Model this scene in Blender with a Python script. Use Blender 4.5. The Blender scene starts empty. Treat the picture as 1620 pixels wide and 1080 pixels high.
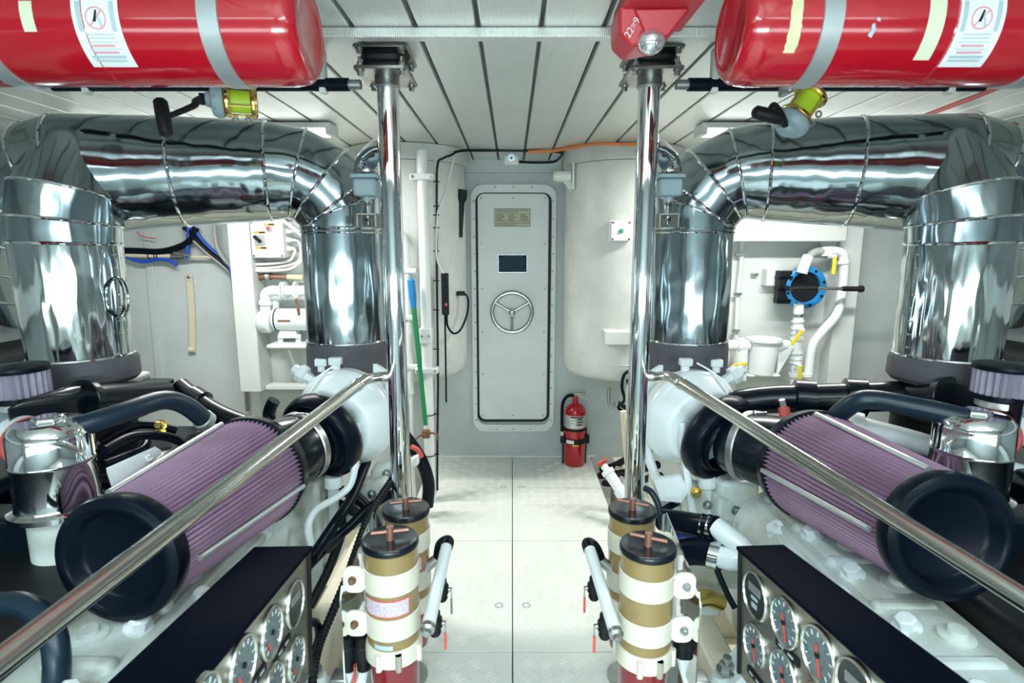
import bpy, math, random
from mathutils import Vector, Matrix
random.seed(7)
PI = math.pi
scene = bpy.context.scene
COL = scene.collection

# ------------------------------------------------------------------ camera
F_PX, CAM_Z, PITCH = 888.0, 1.485, math.radians(9.46)
cam_data = bpy.data.cameras.new('camera')
cam_data.sensor_width = 36.0
cam_data.lens = F_PX / 1620.0 * 36.0
cam_data.clip_start = 0.02
cam_data.dof.use_dof = True
cam_data.dof.focus_distance = 3.2
cam_data.dof.aperture_fstop = 6.3
cam = bpy.data.objects.new('camera', cam_data)
COL.objects.link(cam)
cam.location = (0, 0, CAM_Z)
cam.rotation_euler = (PI/2 - PITCH, 0, 0)
scene.camera = cam

# ------------------------------------------------------------------ world, exposure
world = bpy.data.worlds.new('world'); scene.world = world
world.use_nodes = True
world.node_tree.nodes['Background'].inputs[0].default_value = (0.75, 0.85, 0.9, 1)
world.node_tree.nodes['Background'].inputs[1].default_value = 0.3
scene.view_settings.view_transform = 'Standard'
scene.view_settings.look = 'None'
scene.view_settings.gamma = 1.0
scene.view_settings.use_curve_mapping = False
scene.view_settings.exposure = 0.78
# strengths of the battens (W per lamp); MID and BULK are added fill lamps
W_AFT, W_FWD, W_MID, W_BULK = 22.0, 10.0, 12.0, (1.5, 21.0, 1.5)

# ------------------------------------------------------------------ measuring helpers (survey of the room from the photo)
CP, SP = math.cos(PITCH), math.sin(PITCH)
def ray(px, py):
    x, y = (px-810)/F_PX, (py-540)/F_PX
    return Vector((x, CP - y*SP, -SP - y*CP))
O_CAM = Vector((0, 0, CAM_Z))
def P(px, py, Y):
    d = ray(px, py); return O_CAM + d*(Y/d.y)
def PZ(px, py, z):
    d = ray(px, py); return O_CAM + d*((z-CAM_Z)/d.z)
def PN(px, py, o, n):
    d = ray(px, py); return O_CAM + d*((o-O_CAM).dot(n)/d.dot(n))

# ------------------------------------------------------------------ materials
def mat(name, col, rough=0.5, metal=0.0, noise=0.0, nscale=8.0, bump=0.0, bscale=30.0, bdist=0.01, bstretch=(1,1,1),
        coat=0.0, spec=0.5, emit=None, trans=0.0, alpha=1.0, col2=None, rvar=0.0):
    m = bpy.data.materials.new(name); m.use_nodes = True
    nt = m.node_tree; b = nt.nodes['Principled BSDF']
    b.inputs['Base Color'].default_value = (*col, 1)
    b.inputs['Roughness'].default_value = rough
    b.inputs['Metallic'].default_value = metal
    b.inputs['Specular IOR Level'].default_value = spec
    b.inputs['Coat Weight'].default_value = coat
    b.inputs['Coat Roughness'].default_value = 0.05
    b.inputs['Transmission Weight'].default_value = trans
    if emit:
        b.inputs['Emission Color'].default_value = (*emit[0], 1); b.inputs['Emission Strength'].default_value = emit[1]
    tc = nt.nodes.new('ShaderNodeTexCoord')
    geo = nt.nodes.new('ShaderNodeNewGeometry')
    if noise > 0 or col2:
        n = nt.nodes.new('ShaderNodeTexNoise'); n.inputs['Scale'].default_value = nscale
        n.inputs['Detail'].default_value = 6; n.inputs['Roughness'].default_value = 0.65
        nt.links.new(geo.outputs['Position'], n.inputs['Vector'])
        r = nt.nodes.new('ShaderNodeValToRGB')
        r.color_ramp.elements[0].position = 0.35; r.color_ramp.elements[1].position = 0.65
        c2 = col2 if col2 else tuple(c*(1-noise) for c in col)
        r.color_ramp.elements[0].color = (*c2, 1); r.color_ramp.elements[1].color = (*col, 1)
        nt.links.new(n.outputs['Fac'], r.inputs['Fac']); nt.links.new(r.outputs['Color'], b.inputs['Base Color'])
        if rvar > 0:
            mr = nt.nodes.new('ShaderNodeMapRange')
            mr.inputs['To Min'].default_value = rough - rvar; mr.inputs['To Max'].default_value = rough + rvar
            nt.links.new(n.outputs['Fac'], mr.inputs['Value']); nt.links.new(mr.outputs['Result'], b.inputs['Roughness'])
    if bump > 0:
        mp = nt.nodes.new('ShaderNodeMapping'); mp.inputs['Scale'].default_value = bstretch
        nt.links.new(geo.outputs['Position'], mp.inputs['Vector'])
        n2 = nt.nodes.new('ShaderNodeTexNoise'); n2.inputs['Scale'].default_value = bscale; n2.inputs['Detail'].default_value = 3
        nt.links.new(mp.outputs['Vector'], n2.inputs['Vector'])
        bp = nt.nodes.new('ShaderNodeBump'); bp.inputs['Strength'].default_value = bump; bp.inputs['Distance'].default_value = bdist
        nt.links.new(n2.outputs['Fac'], bp.inputs['Height']); nt.links.new(bp.outputs['Normal'], b.inputs['Normal'])
    return m

def wave_bump(m, direction, scale, dist, strength=1.0):
    nt = m.node_tree; b = nt.nodes['Principled BSDF']
    geo = nt.nodes.new('ShaderNodeNewGeometry')
    w = nt.nodes.new('ShaderNodeTexWave'); w.bands_direction = direction; w.inputs['Scale'].default_value = scale
    nt.links.new(geo.outputs['Position'], w.inputs['Vector'])
    bp = nt.nodes.new('ShaderNodeBump'); bp.inputs['Strength'].default_value = strength; bp.inputs['Distance'].default_value = dist
    nt.links.new(w.outputs['Fac'], bp.inputs['Height']); nt.links.new(bp.outputs['Normal'], b.inputs['Normal'])

def print_mat(name, paper, ink, scale=(60, 60, 160), thresh=0.52, rough=0.4):
    """paper with rows of unreadable small print"""
    m = mat(name, paper, rough)
    nt = m.node_tree; b = nt.nodes['Principled BSDF']
    geo = nt.nodes.new('ShaderNodeNewGeometry')
    mp = nt.nodes.new('ShaderNodeMapping'); mp.inputs['Scale'].default_value = scale
    nt.links.new(geo.outputs['Position'], mp.inputs['Vector'])
    n = nt.nodes.new('ShaderNodeTexNoise'); n.inputs['Scale'].default_value = 2.0; n.inputs['Detail'].default_value = 1
    nt.links.new(mp.outputs['Vector'], n.inputs['Vector'])
    r = nt.nodes.new('ShaderNodeValToRGB'); r.color_ramp.interpolation = 'LINEAR'
    r.color_ramp.elements[0].position = thresh-0.04; r.color_ramp.elements[0].color = (*paper, 1)
    r.color_ramp.elements[1].position = thresh+0.1; r.color_ramp.elements[1].color = (*ink, 1)
    nt.links.new(n.outputs['Fac'], r.inputs['Fac']); nt.links.new(r.outputs['Color'], b.inputs['Base Color'])
    return m

M = {}
M['white'] = mat('white_gloss_paint', (0.80, 0.86, 0.87), 0.28, noise=0.06, nscale=6, coat=0.2, bump=0.15, bscale=40, bdist=0.002)
M['white_dirty'] = mat('stained_white_paint', (0.70, 0.79, 0.79), 0.35, col2=(0.52, 0.54, 0.46), nscale=5, bump=0.2, bscale=35, bdist=0.003)
M['white_flat'] = mat('white_wall_paint', (0.76, 0.79, 0.77), 0.45, noise=0.07, nscale=4)
M['tank'] = mat('aged_white_paint', (0.66, 0.68, 0.64), 0.38, noise=0.2, nscale=3, bump=0.1, bscale=8, bdist=0.004)
M['wall'] = mat('grey_wall_paint', (0.56, 0.62, 0.62), 0.5, noise=0.13, nscale=3, bump=0.1, bscale=60, bdist=0.002)
M['panel'] = mat('white_panel_paint', (0.66, 0.70, 0.68), 0.42, noise=0.08, nscale=4)
M['hull'] = mat('darkened_hull_grey', (0.30, 0.34, 0.35), 0.7, noise=0.2, nscale=3)  # side walls made dark to cut light bounced onto the outer ceiling
M['cream'] = mat('cream_bilge_paint', (0.76, 0.73, 0.60), 0.5, noise=0.15, nscale=4)
M['plank'] = mat('ribbed_white_ceiling', (0.78, 0.80, 0.77), 0.36, metal=0.55, noise=0.06, nscale=3)
wave_bump(M['plank'], 'X', 60, 0.0012, 0.5)
M['gap'] = mat('dark_gap', (0.26, 0.27, 0.27), 0.8)
M['plate'] = mat('floor_plate_paint', (0.74, 0.76, 0.71), 0.42, noise=0.05, nscale=5)
M['duct'] = mat('stainless_lagging', (0.37, 0.44, 0.47), 0.12, 1.0, bump=0.7, bscale=3.0, bdist=0.045, bstretch=(1, 1, 0.5), noise=0.08, nscale=3)
M['duct_dent'] = mat('dented_stainless', (0.55, 0.60, 0.60), 0.09, 1.0, bump=0.9, bscale=6.0, bdist=0.035, bstretch=(1.3, 1.3, 0.22), noise=0.08, nscale=3)
M['chrome'] = mat('polished_steel', (0.80, 0.83, 0.85), 0.06, 1.0, bump=0.06, bscale=12, bdist=0.004)
M['rail'] = mat('satin_steel_tube', (0.66, 0.65, 0.60), 0.2, 1.0)
M['wheel'] = mat('worn_chrome', (0.55, 0.57, 0.57), 0.14, 1.0)
M['mountplate'] = mat('mount_plate_steel', (0.34, 0.33, 0.30), 0.3, 1.0, noise=0.4, nscale=14)
M['steel'] = mat('dull_steel', (0.46, 0.48, 0.48), 0.38, 1.0, noise=0.25, nscale=20)
M['brushed'] = mat('brushed_panel', (0.44, 0.43, 0.38), 0.36, 1.0, noise=0.2, nscale=12)
M['bezel'] = mat('gauge_bezel', (0.55, 0.55, 0.51), 0.25, 1.0)
M['rust'] = mat('rusty_brown', (0.24, 0.11, 0.06), 0.7, col2=(0.12, 0.06, 0.04), nscale=30)
M['red'] = mat('red_gloss_enamel', (0.46, 0.006, 0.018), 0.16, coat=0.5, noise=0.1, nscale=4)
M['red_plastic'] = mat('red_plastic', (0.58, 0.03, 0.045), 0.4)
M['red_soft'] = mat('red_silicone', (0.62, 0.10, 0.09), 0.5)
M['band'] = mat('grey_strap', (0.45, 0.50, 0.51), 0.42, 0.6)
M['paper'] = mat('white_label', (0.80, 0.84, 0.84), 0.4)
M['ink'] = mat('grey_print', (0.42, 0.55, 0.60), 0.5)
M['pinkink'] = mat('pink_print', (0.75, 0.35, 0.42), 0.5)
M['tape'] = mat('yellowed_tape', (0.74, 0.70, 0.42), 0.5, noise=0.12, nscale=30)
M['tape2'] = mat('pale_green_tag', (0.70, 0.76, 0.55), 0.4)
M['black'] = mat('black_enamel', (0.003, 0.007, 0.012), 0.24, spec=0.4, coat=0.1, bump=0.1, bscale=60, bdist=0.002)
M['rubber'] = mat('black_rubber', (0.003, 0.006, 0.012), 0.30, spec=0.13)
M['hose'] = mat('blue_black_hose', (0.008, 0.022, 0.036), 0.35, spec=0.4, bump=0.1, bscale=90, bdist=0.001)
M['blackmat'] = mat('matt_black', (0.006, 0.007, 0.009), 0.5, spec=0.3)
M['boxtop'] = mat('black_crackle_cover', (0.002, 0.004, 0.010), 0.75, spec=0.05, bump=0.3, bscale=180, bdist=0.001)
M['pink'] = mat('mauve_filter_gauze', (0.46, 0.30, 0.43), 0.65, noise=0.15, nscale=8)
M['breather'] = mat('grey_mauve_gauze', (0.30, 0.27, 0.34), 0.6, noise=0.2, nscale=20)
M['alu'] = mat('pale_aluminium', (0.62, 0.65, 0.66), 0.35, 0.7)
M['lag'] = mat('grey_lagging_cloth', (0.085, 0.085, 0.10), 0.7, noise=0.25, nscale=18, bump=0.5, bscale=60, bdist=0.004)
M['gold'] = mat('gold_filter_paint', (0.31, 0.215, 0.085), 0.3, noise=0.12, nscale=5, coat=0.2)
M['creamband'] = mat('cream_strap_paint', (0.70, 0.66, 0.55), 0.4, noise=0.05, nscale=8)
M['bowl'] = mat('red_fuel_bowl', (0.22, 0.008, 0.015), 0.1, coat=0.6)
M['copper'] = mat('copper_handle', (0.40, 0.20, 0.15), 0.45, 0.7)
M['brass'] = mat('gold_anodised', (0.78, 0.58, 0.18), 0.2, 1.0)
M['lime'] = mat('lime_fishing_line', (0.42, 0.62, 0.03), 0.45)
M['blue'] = mat('blue_plastic', (0.015, 0.23, 0.55), 0.35)
M['bluehose'] = mat('blue_hose', (0.01, 0.08, 0.50), 0.35)
M['green'] = mat('green_pole_paint', (0.015, 0.23, 0.08), 0.3)
M['greenbtn'] = mat('green_button', (0.02, 0.35, 0.22), 0.4)
M['yellow'] = mat('yellow_lever', (0.72, 0.58, 0.03), 0.45)
M['orange'] = mat('orange_cable', (0.68, 0.20, 0.05), 0.5)
M['orangetag'] = mat('orange_tag', (0.75, 0.38, 0.10), 0.5)
M['tan'] = mat('tan_webbing', (0.66, 0.60, 0.46), 0.7)
M['grey_mount'] = mat('blue_grey_mount', (0.27, 0.36, 0.39), 0.5)
M['grey_plastic'] = mat('grey_plastic', (0.36, 0.38, 0.39), 0.5)
M['grey_hose'] = mat('grey_conduit', (0.35, 0.36, 0.34), 0.45)
M['cable'] = mat('pale_cable', (0.70, 0.70, 0.66), 0.5)
M['lens'] = mat('clear_lens', (0.80, 0.84, 0.86), 0.08, 0.75)
M['dial'] = mat('gauge_dial', (0.16, 0.23, 0.25), 0.3, noise=0.5, nscale=90)
M['darkdial'] = mat('black_dial', (0.02, 0.025, 0.03), 0.15)
M['lcd'] = mat('grey_display', (0.22, 0.22, 0.23), 0.3)
M['needle'] = mat('red_needle', (0.75, 0.08, 0.06), 0.4)
M['glass'] = mat('gauge_glass', (1, 1, 1), 0.02, trans=1.0)
M['navy'] = mat('navy_plaque', (0.008, 0.028, 0.055), 0.65, spec=0.12)
M['beige'] = mat('beige_plaque', (0.50, 0.47, 0.33), 0.4)
M['beigeink'] = mat('brown_print', (0.15, 0.13, 0.09), 0.5)
M['paleink'] = mat('pale_print', (0.07, 0.11, 0.14), 0.7)
M['textgrey'] = mat('extinguisher_label', (0.42, 0.45, 0.43), 0.4)
M['lamp'] = mat('lamp_diffuser', (0.9, 0.9, 0.9), 0.5, emit=((0.93, 1.0, 0.98), 3.0))
M['pinklabel'] = print_mat('pink_printed_label', (0.62, 0.55, 0.62), (0.40, 0.25, 0.36), (90, 90, 420), 0.55)
M['white_text'] = mat('white_marker', (0.85, 0.8, 0.8), 0.5)
M['dull_orange'] = mat('brown_primer', (0.30, 0.15, 0.10), 0.6)

# ------------------------------------------------------------------ mesh builder
def frame(axis):
    a = Vector(axis).normalized()
    t = Vector((0, 0, 1)) if abs(a.z) < 0.9 else Vector((1, 0, 0))
    u = a.cross(t).normalized(); v = a.cross(u).normalized()
    return a, u, v

def catmull(pts, step=6, closed=False):
    pts = [Vector(p) for p in pts]
    if len(pts) < 3: return pts
    out = []
    n = len(pts)
    for i in range(n-1):
        p0 = pts[max(i-1, 0)]; p1 = pts[i]; p2 = pts[i+1]; p3 = pts[min(i+2, n-1)]
        for k in range(step):
            t = k/step
            out.append(0.5*((2*p1) + (p2-p0)*t + (2*p0-5*p1+4*p2-p3)*t*t + (3*p1-p0-3*p2+p3)*t*t*t))
    out.append(pts[-1])
    return out

class MB:
    def __init__(s): s.v, s.f = [], []
    def add(s, vs, fs):
        b = len(s.v); s.v += [Vector(v) for v in vs]; s.f += [[i+b for i in f] for f in fs]; return s
    def box(s, x0, x1, y0, y1, z0, z1):
        return s.obox(Vector(((x0+x1)/2, (y0+y1)/2, (z0+z1)/2)), Vector((1,0,0)), Vector((0,1,0)), Vector((0,0,1)), abs(x1-x0), abs(y1-y0), abs(z1-z0))
    def obox(s, c, u, v, w, lu, lv, lw):
        c = Vector(c); u = Vector(u).normalized()*lu/2; v = Vector(v).normalized()*lv/2; w = Vector(w).normalized()*lw/2
        vs = [c+a*u+b*v+d*w for d in (-1, 1) for b in (-1, 1) for a in (-1, 1)]
        return s.add(vs, [[0,2,3,1],[4,5,7,6],[0,1,5,4],[2,6,7,3],[0,4,6,2],[1,3,7,5]])
    def loops(s, rings, closed=False, cap=True):
        n = len(rings[0]); b = len(s.v)
        for r in rings: s.v += [Vector(p) for p in r]
        m = len(rings)
        for i in range(m if closed else m-1):
            j = (i+1) % m
            for k in range(n):
                l = (k+1) % n
                s.f.append([b+i*n+k, b+i*n+l, b+j*n+l, b+j*n+k])
        if cap and not closed:
            s.f.append([b+k for k in range(n)][::-1]); s.f.append([b+(m-1)*n+k for k in range(n)])
        return s
    def cyl(s, p, q, r0, r1=None, n=24, cap=True):
        p, q = Vector(p), Vector(q); r1 = r0 if r1 is None else r1
        return s.lathe(p, q-p, [(r0, 0), (r1, (q-p).length)], n, cap)
    def lathe(s, p, axis, prof, n=32, cap=True):
        a, u, v = frame(axis); p = Vector(p)
        rings = [[p + a*h + (u*math.cos(2*PI*k/n) + v*math.sin(2*PI*k/n))*max(r, 0.0002) for k in range(n)] for r, h in prof]
        return s.loops(rings, cap=cap)
    def tube(s, pts, r, n=12, smooth=6, cap=True):
        pts = catmull(pts, smooth) if smooth else [Vector(p) for p in pts]
        m = len(pts)
        rr = r if isinstance(r, (list, tuple)) else None
        t = [(pts[min(i+1, m-1)]-pts[max(i-1, 0)]).normalized() for i in range(m)]
        _, u, v = frame(t[0]); rings = []
        for i in range(m):
            if i:
                ax = t[i-1].cross(t[i])
                if ax.length > 1e-7:
                    R = Matrix.Rotation(t[i-1].angle(t[i]), 3, ax.normalized()); u = R @ u
            u = (u - t[i]*u.dot(t[i])).normalized(); v = t[i].cross(u)
            ri = r if rr is None else rr[0] + (rr[1]-rr[0])*i/(m-1)
            rings.append([pts[i] + (u*math.cos(2*PI*k/n) + v*math.sin(2*PI*k/n))*ri for k in range(n)])
        return s.loops(rings, cap=cap)
    def torus(s, c, axis, R, r, n=32, m=10, a0=0, a1=2*PI):
        a, u, v = frame(axis); c = Vector(c); full = abs(a1-a0-2*PI) < 1e-6
        cnt = n if full else n+1; rings = []
        for i in range(cnt):
            th = a0 + (a1-a0)*i/n; d = u*math.cos(th) + v*math.sin(th)
            rings.append([c + d*(R + r*math.cos(2*PI*k/m)) + a*r*math.sin(2*PI*k/m) for k in range(m)])
        return s.loops(rings, closed=full)
    def ring_tube(s, ring, r, m=8):
        n = len(ring); c = sum((Vector(p) for p in ring), Vector())/n; rings = []
        for i in range(n):
            t = (Vector(ring[(i+1) % n]) - Vector(ring[i-1])).normalized()
            o = (Vector(ring[i])-c).normalized(); b = t.cross(o)
            rings.append([Vector(ring[i]) + o*r*math.cos(2*PI*k/m) + b*r*math.sin(2*PI*k/m) for k in range(m)])
        return s.loops(rings, closed=True)
    def prism(s, poly, o, u, v, thick):
        """polygon in plane (o,u,v), extruded along u x v by thick (centred at 0..thick)"""
        o, u, v = Vector(o), Vector(u).normalized(), Vector(v).normalized(); w = u.cross(v)
        a = [o+u*x+v*y for x, y in poly]; b = [p+w*thick for p in a]; n = len(a)
        return s.add(a+b, [list(range(n))[::-1], list(range(n, 2*n))] + [[i, (i+1) % n, n+(i+1) % n, n+i] for i in range(n)])
    def frame_prism(s, outer, inner, o, u, v, thick):
        o, u, v = Vector(o), Vector(u).normalized(), Vector(v).normalized(); w = u.cross(v); n = len(outer)
        a = [o+u*x+v*y for x, y in outer]; b = [o+u*x+v*y for x, y in inner]
        vs = a + b + [p+w*thick for p in a] + [p+w*thick for p in b]; fs = []
        for i in range(n):
            j = (i+1) % n
            fs += [[i, n+i, n+j, j], [2*n+i, 2*n+j, 3*n+j, 3*n+i], [i, j, 2*n+j, 2*n+i], [n+i, 3*n+i, 3*n+j, n+j]]
        return s.add(vs, fs)
    def bolt(s, p, axis, r, h, washer=True):
        a = Vector(axis).normalized(); p = Vector(p)
        if washer: s.cyl(p, p+a*h*0.25, r*1.35, n=16)
        s.lathe(p+a*h*(0.25 if washer else 0), a, [(r, 0), (r, h*0.7), (r*0.8, h*0.8)], 6)
        return s
    def ball(s, c, r, n=16, m=10, sc=(1,1,1)):
        c = Vector(c); rings = []
        for i in range(m+1):
            ph = -PI/2 + PI*i/m
            rings.append([c + Vector((r*max(math.cos(ph), 0.002)*math.cos(2*PI*k/n)*sc[0], r*max(math.cos(ph), 0.002)*math.sin(2*PI*k/n)*sc[1], r*math.sin(ph)*sc[2])) for k in range(n)])
        return s.loops(rings)
    def build(s, name, m, parent=None, bevel=0.0, smooth=38, bseg=2):
        lo = Vector((min(p.x for p in s.v), min(p.y for p in s.v), min(p.z for p in s.v)))
        hi = Vector((max(p.x for p in s.v), max(p.y for p in s.v), max(p.z for p in s.v)))
        c = (lo+hi)/2
        me = bpy.data.meshes.new(name)
        me.from_pydata([tuple(p-c) for p in s.v], [], s.f); me.update()
        me.validate()
        import bmesh
        bm = bmesh.new(); bm.from_mesh(me); bmesh.ops.recalc_face_normals(bm, faces=bm.faces); bm.to_mesh(me); bm.free()
        if smooth:
            me.polygons.foreach_set('use_smooth', [True]*len(me.polygons)); me.set_sharp_from_angle(angle=math.radians(smooth))
        me.materials.append(M[m] if isinstance(m, str) else m)
        o = bpy.data.objects.new(name, me); COL.objects.link(o)
        put(o, c, parent)
        if bevel:
            md = o.modifiers.new('bevel', 'BEVEL'); md.width = bevel; md.segments = bseg; md.limit_method = 'ANGLE'; md.angle_limit = math.radians(40)
        return o

WORLD = {}
def put(o, loc, parent=None):
    loc = Vector(loc); WORLD[o.name] = loc
    if parent is not None:
        o.parent = parent; o.location = loc - WORLD[parent.name]
    else: o.location = loc
def tag(o, label=None, cat=None, group=None, kind=None):
    if label: o['label'] = label
    if cat: o['category'] = cat
    if group: o['group'] = group
    if kind: o['kind'] = kind
    return o
def thing(name, label, cat, loc, group=None):
    o = bpy.data.objects.new(name, None); o.empty_display_size = 0.05; COL.objects.link(o); put(o, loc)
    return tag(o, label, cat, group)
def struct(name, loc):
    o = bpy.data.objects.new(name, None); COL.objects.link(o); put(o, loc); o['kind'] = 'structure'; return o
def copies(proto, locs, parent):
    """further pieces sharing the mesh of proto, shifted to the given centres"""
    for l in locs:
        c = proto.copy(); COL.objects.link(c); c.parent = None; put(c, l, parent)
def text_mesh(txt, size, name, m, origin, u, v, parent, depth=0.0006):
    cu = bpy.data.curves.new(name, 'FONT'); cu.body = txt; cu.size = size; cu.extrude = depth; cu.align_x = 'CENTER'; cu.align_y = 'CENTER'
    t = bpy.data.objects.new('tmp', cu); COL.objects.link(t)
    me = bpy.data.meshes.new_from_object(t, depsgraph=bpy.context.evaluated_depsgraph_get())
    bpy.data.objects.remove(t)
    u = Vector(u).normalized(); v = Vector(v).normalized(); w = u.cross(v)
    me.transform(Matrix((u, v, w)).transposed().to_4x4()); me.materials.clear(); me.materials.append(M[m])
    o = bpy.data.objects.new(name, me); COL.objects.link(o); put(o, origin, parent); return o
def rrect(w, h, r, n=6, cx=0, cy=0):
    pts = []
    for sx, sy, a in ((1, -1, -PI/2), (1, 1, 0), (-1, 1, PI/2), (-1, -1, PI)):
        for k in range(n+1):
            th = a + PI/2*k/n
            pts.append((cx+sx*(w/2-r)+r*math.cos(th), cy+sy*(h/2-r)+r*math.sin(th)))
    return pts
def circ(r, n=24, cx=0, cy=0): return [(cx+r*math.cos(2*PI*k/n), cy+r*math.sin(2*PI*k/n)) for k in range(n)]
X, Y_, Z = Vector((1,0,0)), Vector((0,1,0)), Vector((0,0,1))

# ------------------------------------------------------------------ fluorescent battens: room lamps and added fill lamps
def batten(c, along, down, L, W, label, group, col=(0.73, 0.93, 1.0), wd=0.10):
    c = Vector(c); a = Vector(along).normalized(); d = Vector(down).normalized(); s = a.cross(d)
    t = thing('fluorescent_batten', label, 'light', c - d*0.025, group)
    MB().obox(c - d*0.012, a, s, d, L, wd+0.03, 0.024).build('housing', 'white_flat', t, bevel=0.003)
    MB().obox(c + d*0.012, a, s, d, L-0.06, wd, 0.022).build('diffuser', 'lamp', t, bevel=0.006)
    for e in (-1, 1):
        MB().obox(c + a*e*(L/2-0.012) + d*0.012, a, s, d, 0.024, wd+0.025, 0.03).build('end_cap', 'white_flat', t, bevel=0.003)
    ld = bpy.data.lights.new('tube_light', 'AREA'); ld.shape = 'RECTANGLE'; ld.size = L-0.08; ld.size_y = wd-0.01
    ld.energy = W; ld.color = col
    lo = bpy.data.objects.new('tube_light', ld); COL.objects.link(lo)
    put(lo, c + d*0.026, t)
    # turn the long side of the lamp along the batten
    q = (-d).to_track_quat('Z', 'Y'); xa = q @ Vector((1, 0, 0))
    ang = math.atan2(xa.cross(a).dot(-d), xa.dot(a))
    lo.rotation_euler = (Matrix.Rotation(ang, 3, -d) @ q.to_matrix()).to_euler()
    return t
ZC = 2.05
batten((-1.42, 2.72, ZC-0.03), X, -Z, 1.2, W_AFT, 'white ceiling strip light hidden behind the left exhaust duct', 'ceiling strip lights', (1.0, 0.99, 0.94))
batten((1.46, 2.72, ZC-0.03), X, -Z, 1.2, W_AFT, 'white ceiling strip light end showing above the right duct elbow', 'ceiling strip lights', (1.0, 0.99, 0.94))
batten((-0.9, -0.35, ZC-0.03), X, -Z, 1.2, W_FWD, 'ceiling strip light overhead behind the left red cylinder', 'ceiling strip lights')
batten((0.9, -0.35, ZC-0.03), X, -Z, 1.2, W_FWD, 'ceiling strip light overhead behind the right red cylinder', 'ceiling strip lights')
batten((0.0, -0.05, ZC-0.03), Y_, -Z, 1.2, W_MID, 'added fill strip light above the walkway just behind the viewer', 'ceiling strip lights')  # unseen lamp added to brighten the aisle pipes, filter lids and near floor
for i, x in enumerate((-1.6, 0.0, 1.6)):
    batten((x, -1.47, 1.05), X, Y_, 1.5, W_BULK[i], ['left', 'middle', 'right'][i] + ' added fill strip light on the forward bulkhead behind the viewer', 'added bulkhead fill lights', wd=0.30)  # unseen lamps added for frontal fill and the streaks on the red cylinders

# ------------------------------------------------------------------ room shell
YB, XW = 3.86, 3.0
def sbox(name, b, m, **k): return tag(MB().box(*b).build(name, m, **k), kind='structure')
sbox('wall_back', (-XW, XW, YB, YB+0.08, -0.4, ZC+0.1), 'wall')
sbox('wall_left', (-XW-0.08, -XW, -1.5, YB, -0.4, ZC+0.1), 'hull')
sbox('wall_right', (XW, XW+0.08, -1.5, YB, -0.4, ZC+0.1), 'hull')
sbox('wall_front', (-XW, XW, -1.58, -1.5, -0.4, ZC+0.1), 'wall')
floor = sbox('floor', (-XW, XW, -1.5, YB, -0.4, -0.32), 'cream')
ceil = sbox('ceiling', (-XW, XW, -1.5, YB, ZC+0.035, ZC+0.1), 'gap')
# ceiling planks, ribbed, with open dark joints
PW, X0 = 0.1636, -0.0876
plank0 = None
k0 = int(math.floor((-XW - X0)/PW)) + 1
locs = []
for k in range(k0, 200):
    a = X0 + k*PW
    if a + PW > XW: break
    locs.append(a + PW/2)
p0 = MB().box(-PW/2+0.006, PW/2-0.006, -1.48, YB-0.005, ZC, ZC+0.03).build('plank', 'plank', None, bevel=0.004)
cy = (-1.48+YB-0.005)/2
put(p0, (locs[0], cy, ZC+0.015), ceil)
copies(p0, [(x, cy, ZC+0.015) for x in locs[1:]], ceil)
# flat cross rail under the planks
tag(MB().box(-XW+.01, XW-.01, 1.565, 1.60, ZC-0.026, ZC-0.001).build('trim_1', 'plank', bevel=0.003), kind='structure')
# skirting along the foot of the bulkhead beside the door
sbox('trim_2', (-0.60, 0.60, YB-0.012, YB, 0.0, 0.012), 'white_flat')

# ---- floor plates with raised tread bars
def tread(x0, x1, y0, y1, parent):
    mb = MB(); c = 0.062; L, w, h, zt = 0.021, 0.0035, 0.0022, 0.0
    nx, ny = int((x1-x0-0.03)/c), int((y1-y0-0.03)/c)
    ox, oy = (x0+x1-nx*c)/2 + c/2, (y0+y1-ny*c)/2 + c/2
    for i in range(nx):
        for j in range(ny):
            d = Vector((1, 1, 0)).normalized() if (i+j) % 2 else Vector((1, -1, 0)).normalized()
            p = Vector((-d.y, d.x, 0)); m = Vector((ox+i*c, oy+j*c, zt))
            for k in range(-2, 3):
                q = m + p*k*0.0105
                mb.add([q-d*L, q+p*w, q+d*L, q-p*w, q-d*L*0.6+Z*h, q+d*L*0.6+Z*h], [[0,3,5,4],[0,4,1],[1,4,5],[1,5,2],[3,2,5]])
    o = mb.build('tread_bars', 'plate', parent, smooth=0); o['kind'] = 'stuff'
rows = [(3.855, 2.684), (2.680, 1.877), (1.873, 1.07), (1.066, 0.2), (0.196, -0.7), (-0.704, -1.49)]
for ya, yb in rows:
    for xa, xb in ((-0.575, 0.0), (0.004, 0.562)):
        pl = MB().box(xa, xb, yb, ya, -0.012, 0.0).build('floor_plate', 'plate', floor, bevel=0.002)
        if ya > 1.0: tread(xa, xb, yb, ya, pl)
# lifting holes in the plates: small recessed steel rings
for yy, a, b in ((3.34, -0.055, 0.06), (2.15, -0.055, 0.06)):
    for xx in (a, b):
        lp = MB().lathe((xx, yy, -0.002), Z, [(0.018, 0), (0.018, 0.0035), (0.013, 0.0035), (0.011, 0.001), (0.0, 0.001)], 20).build('lifting_socket', 'grey_plastic', floor)
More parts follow.
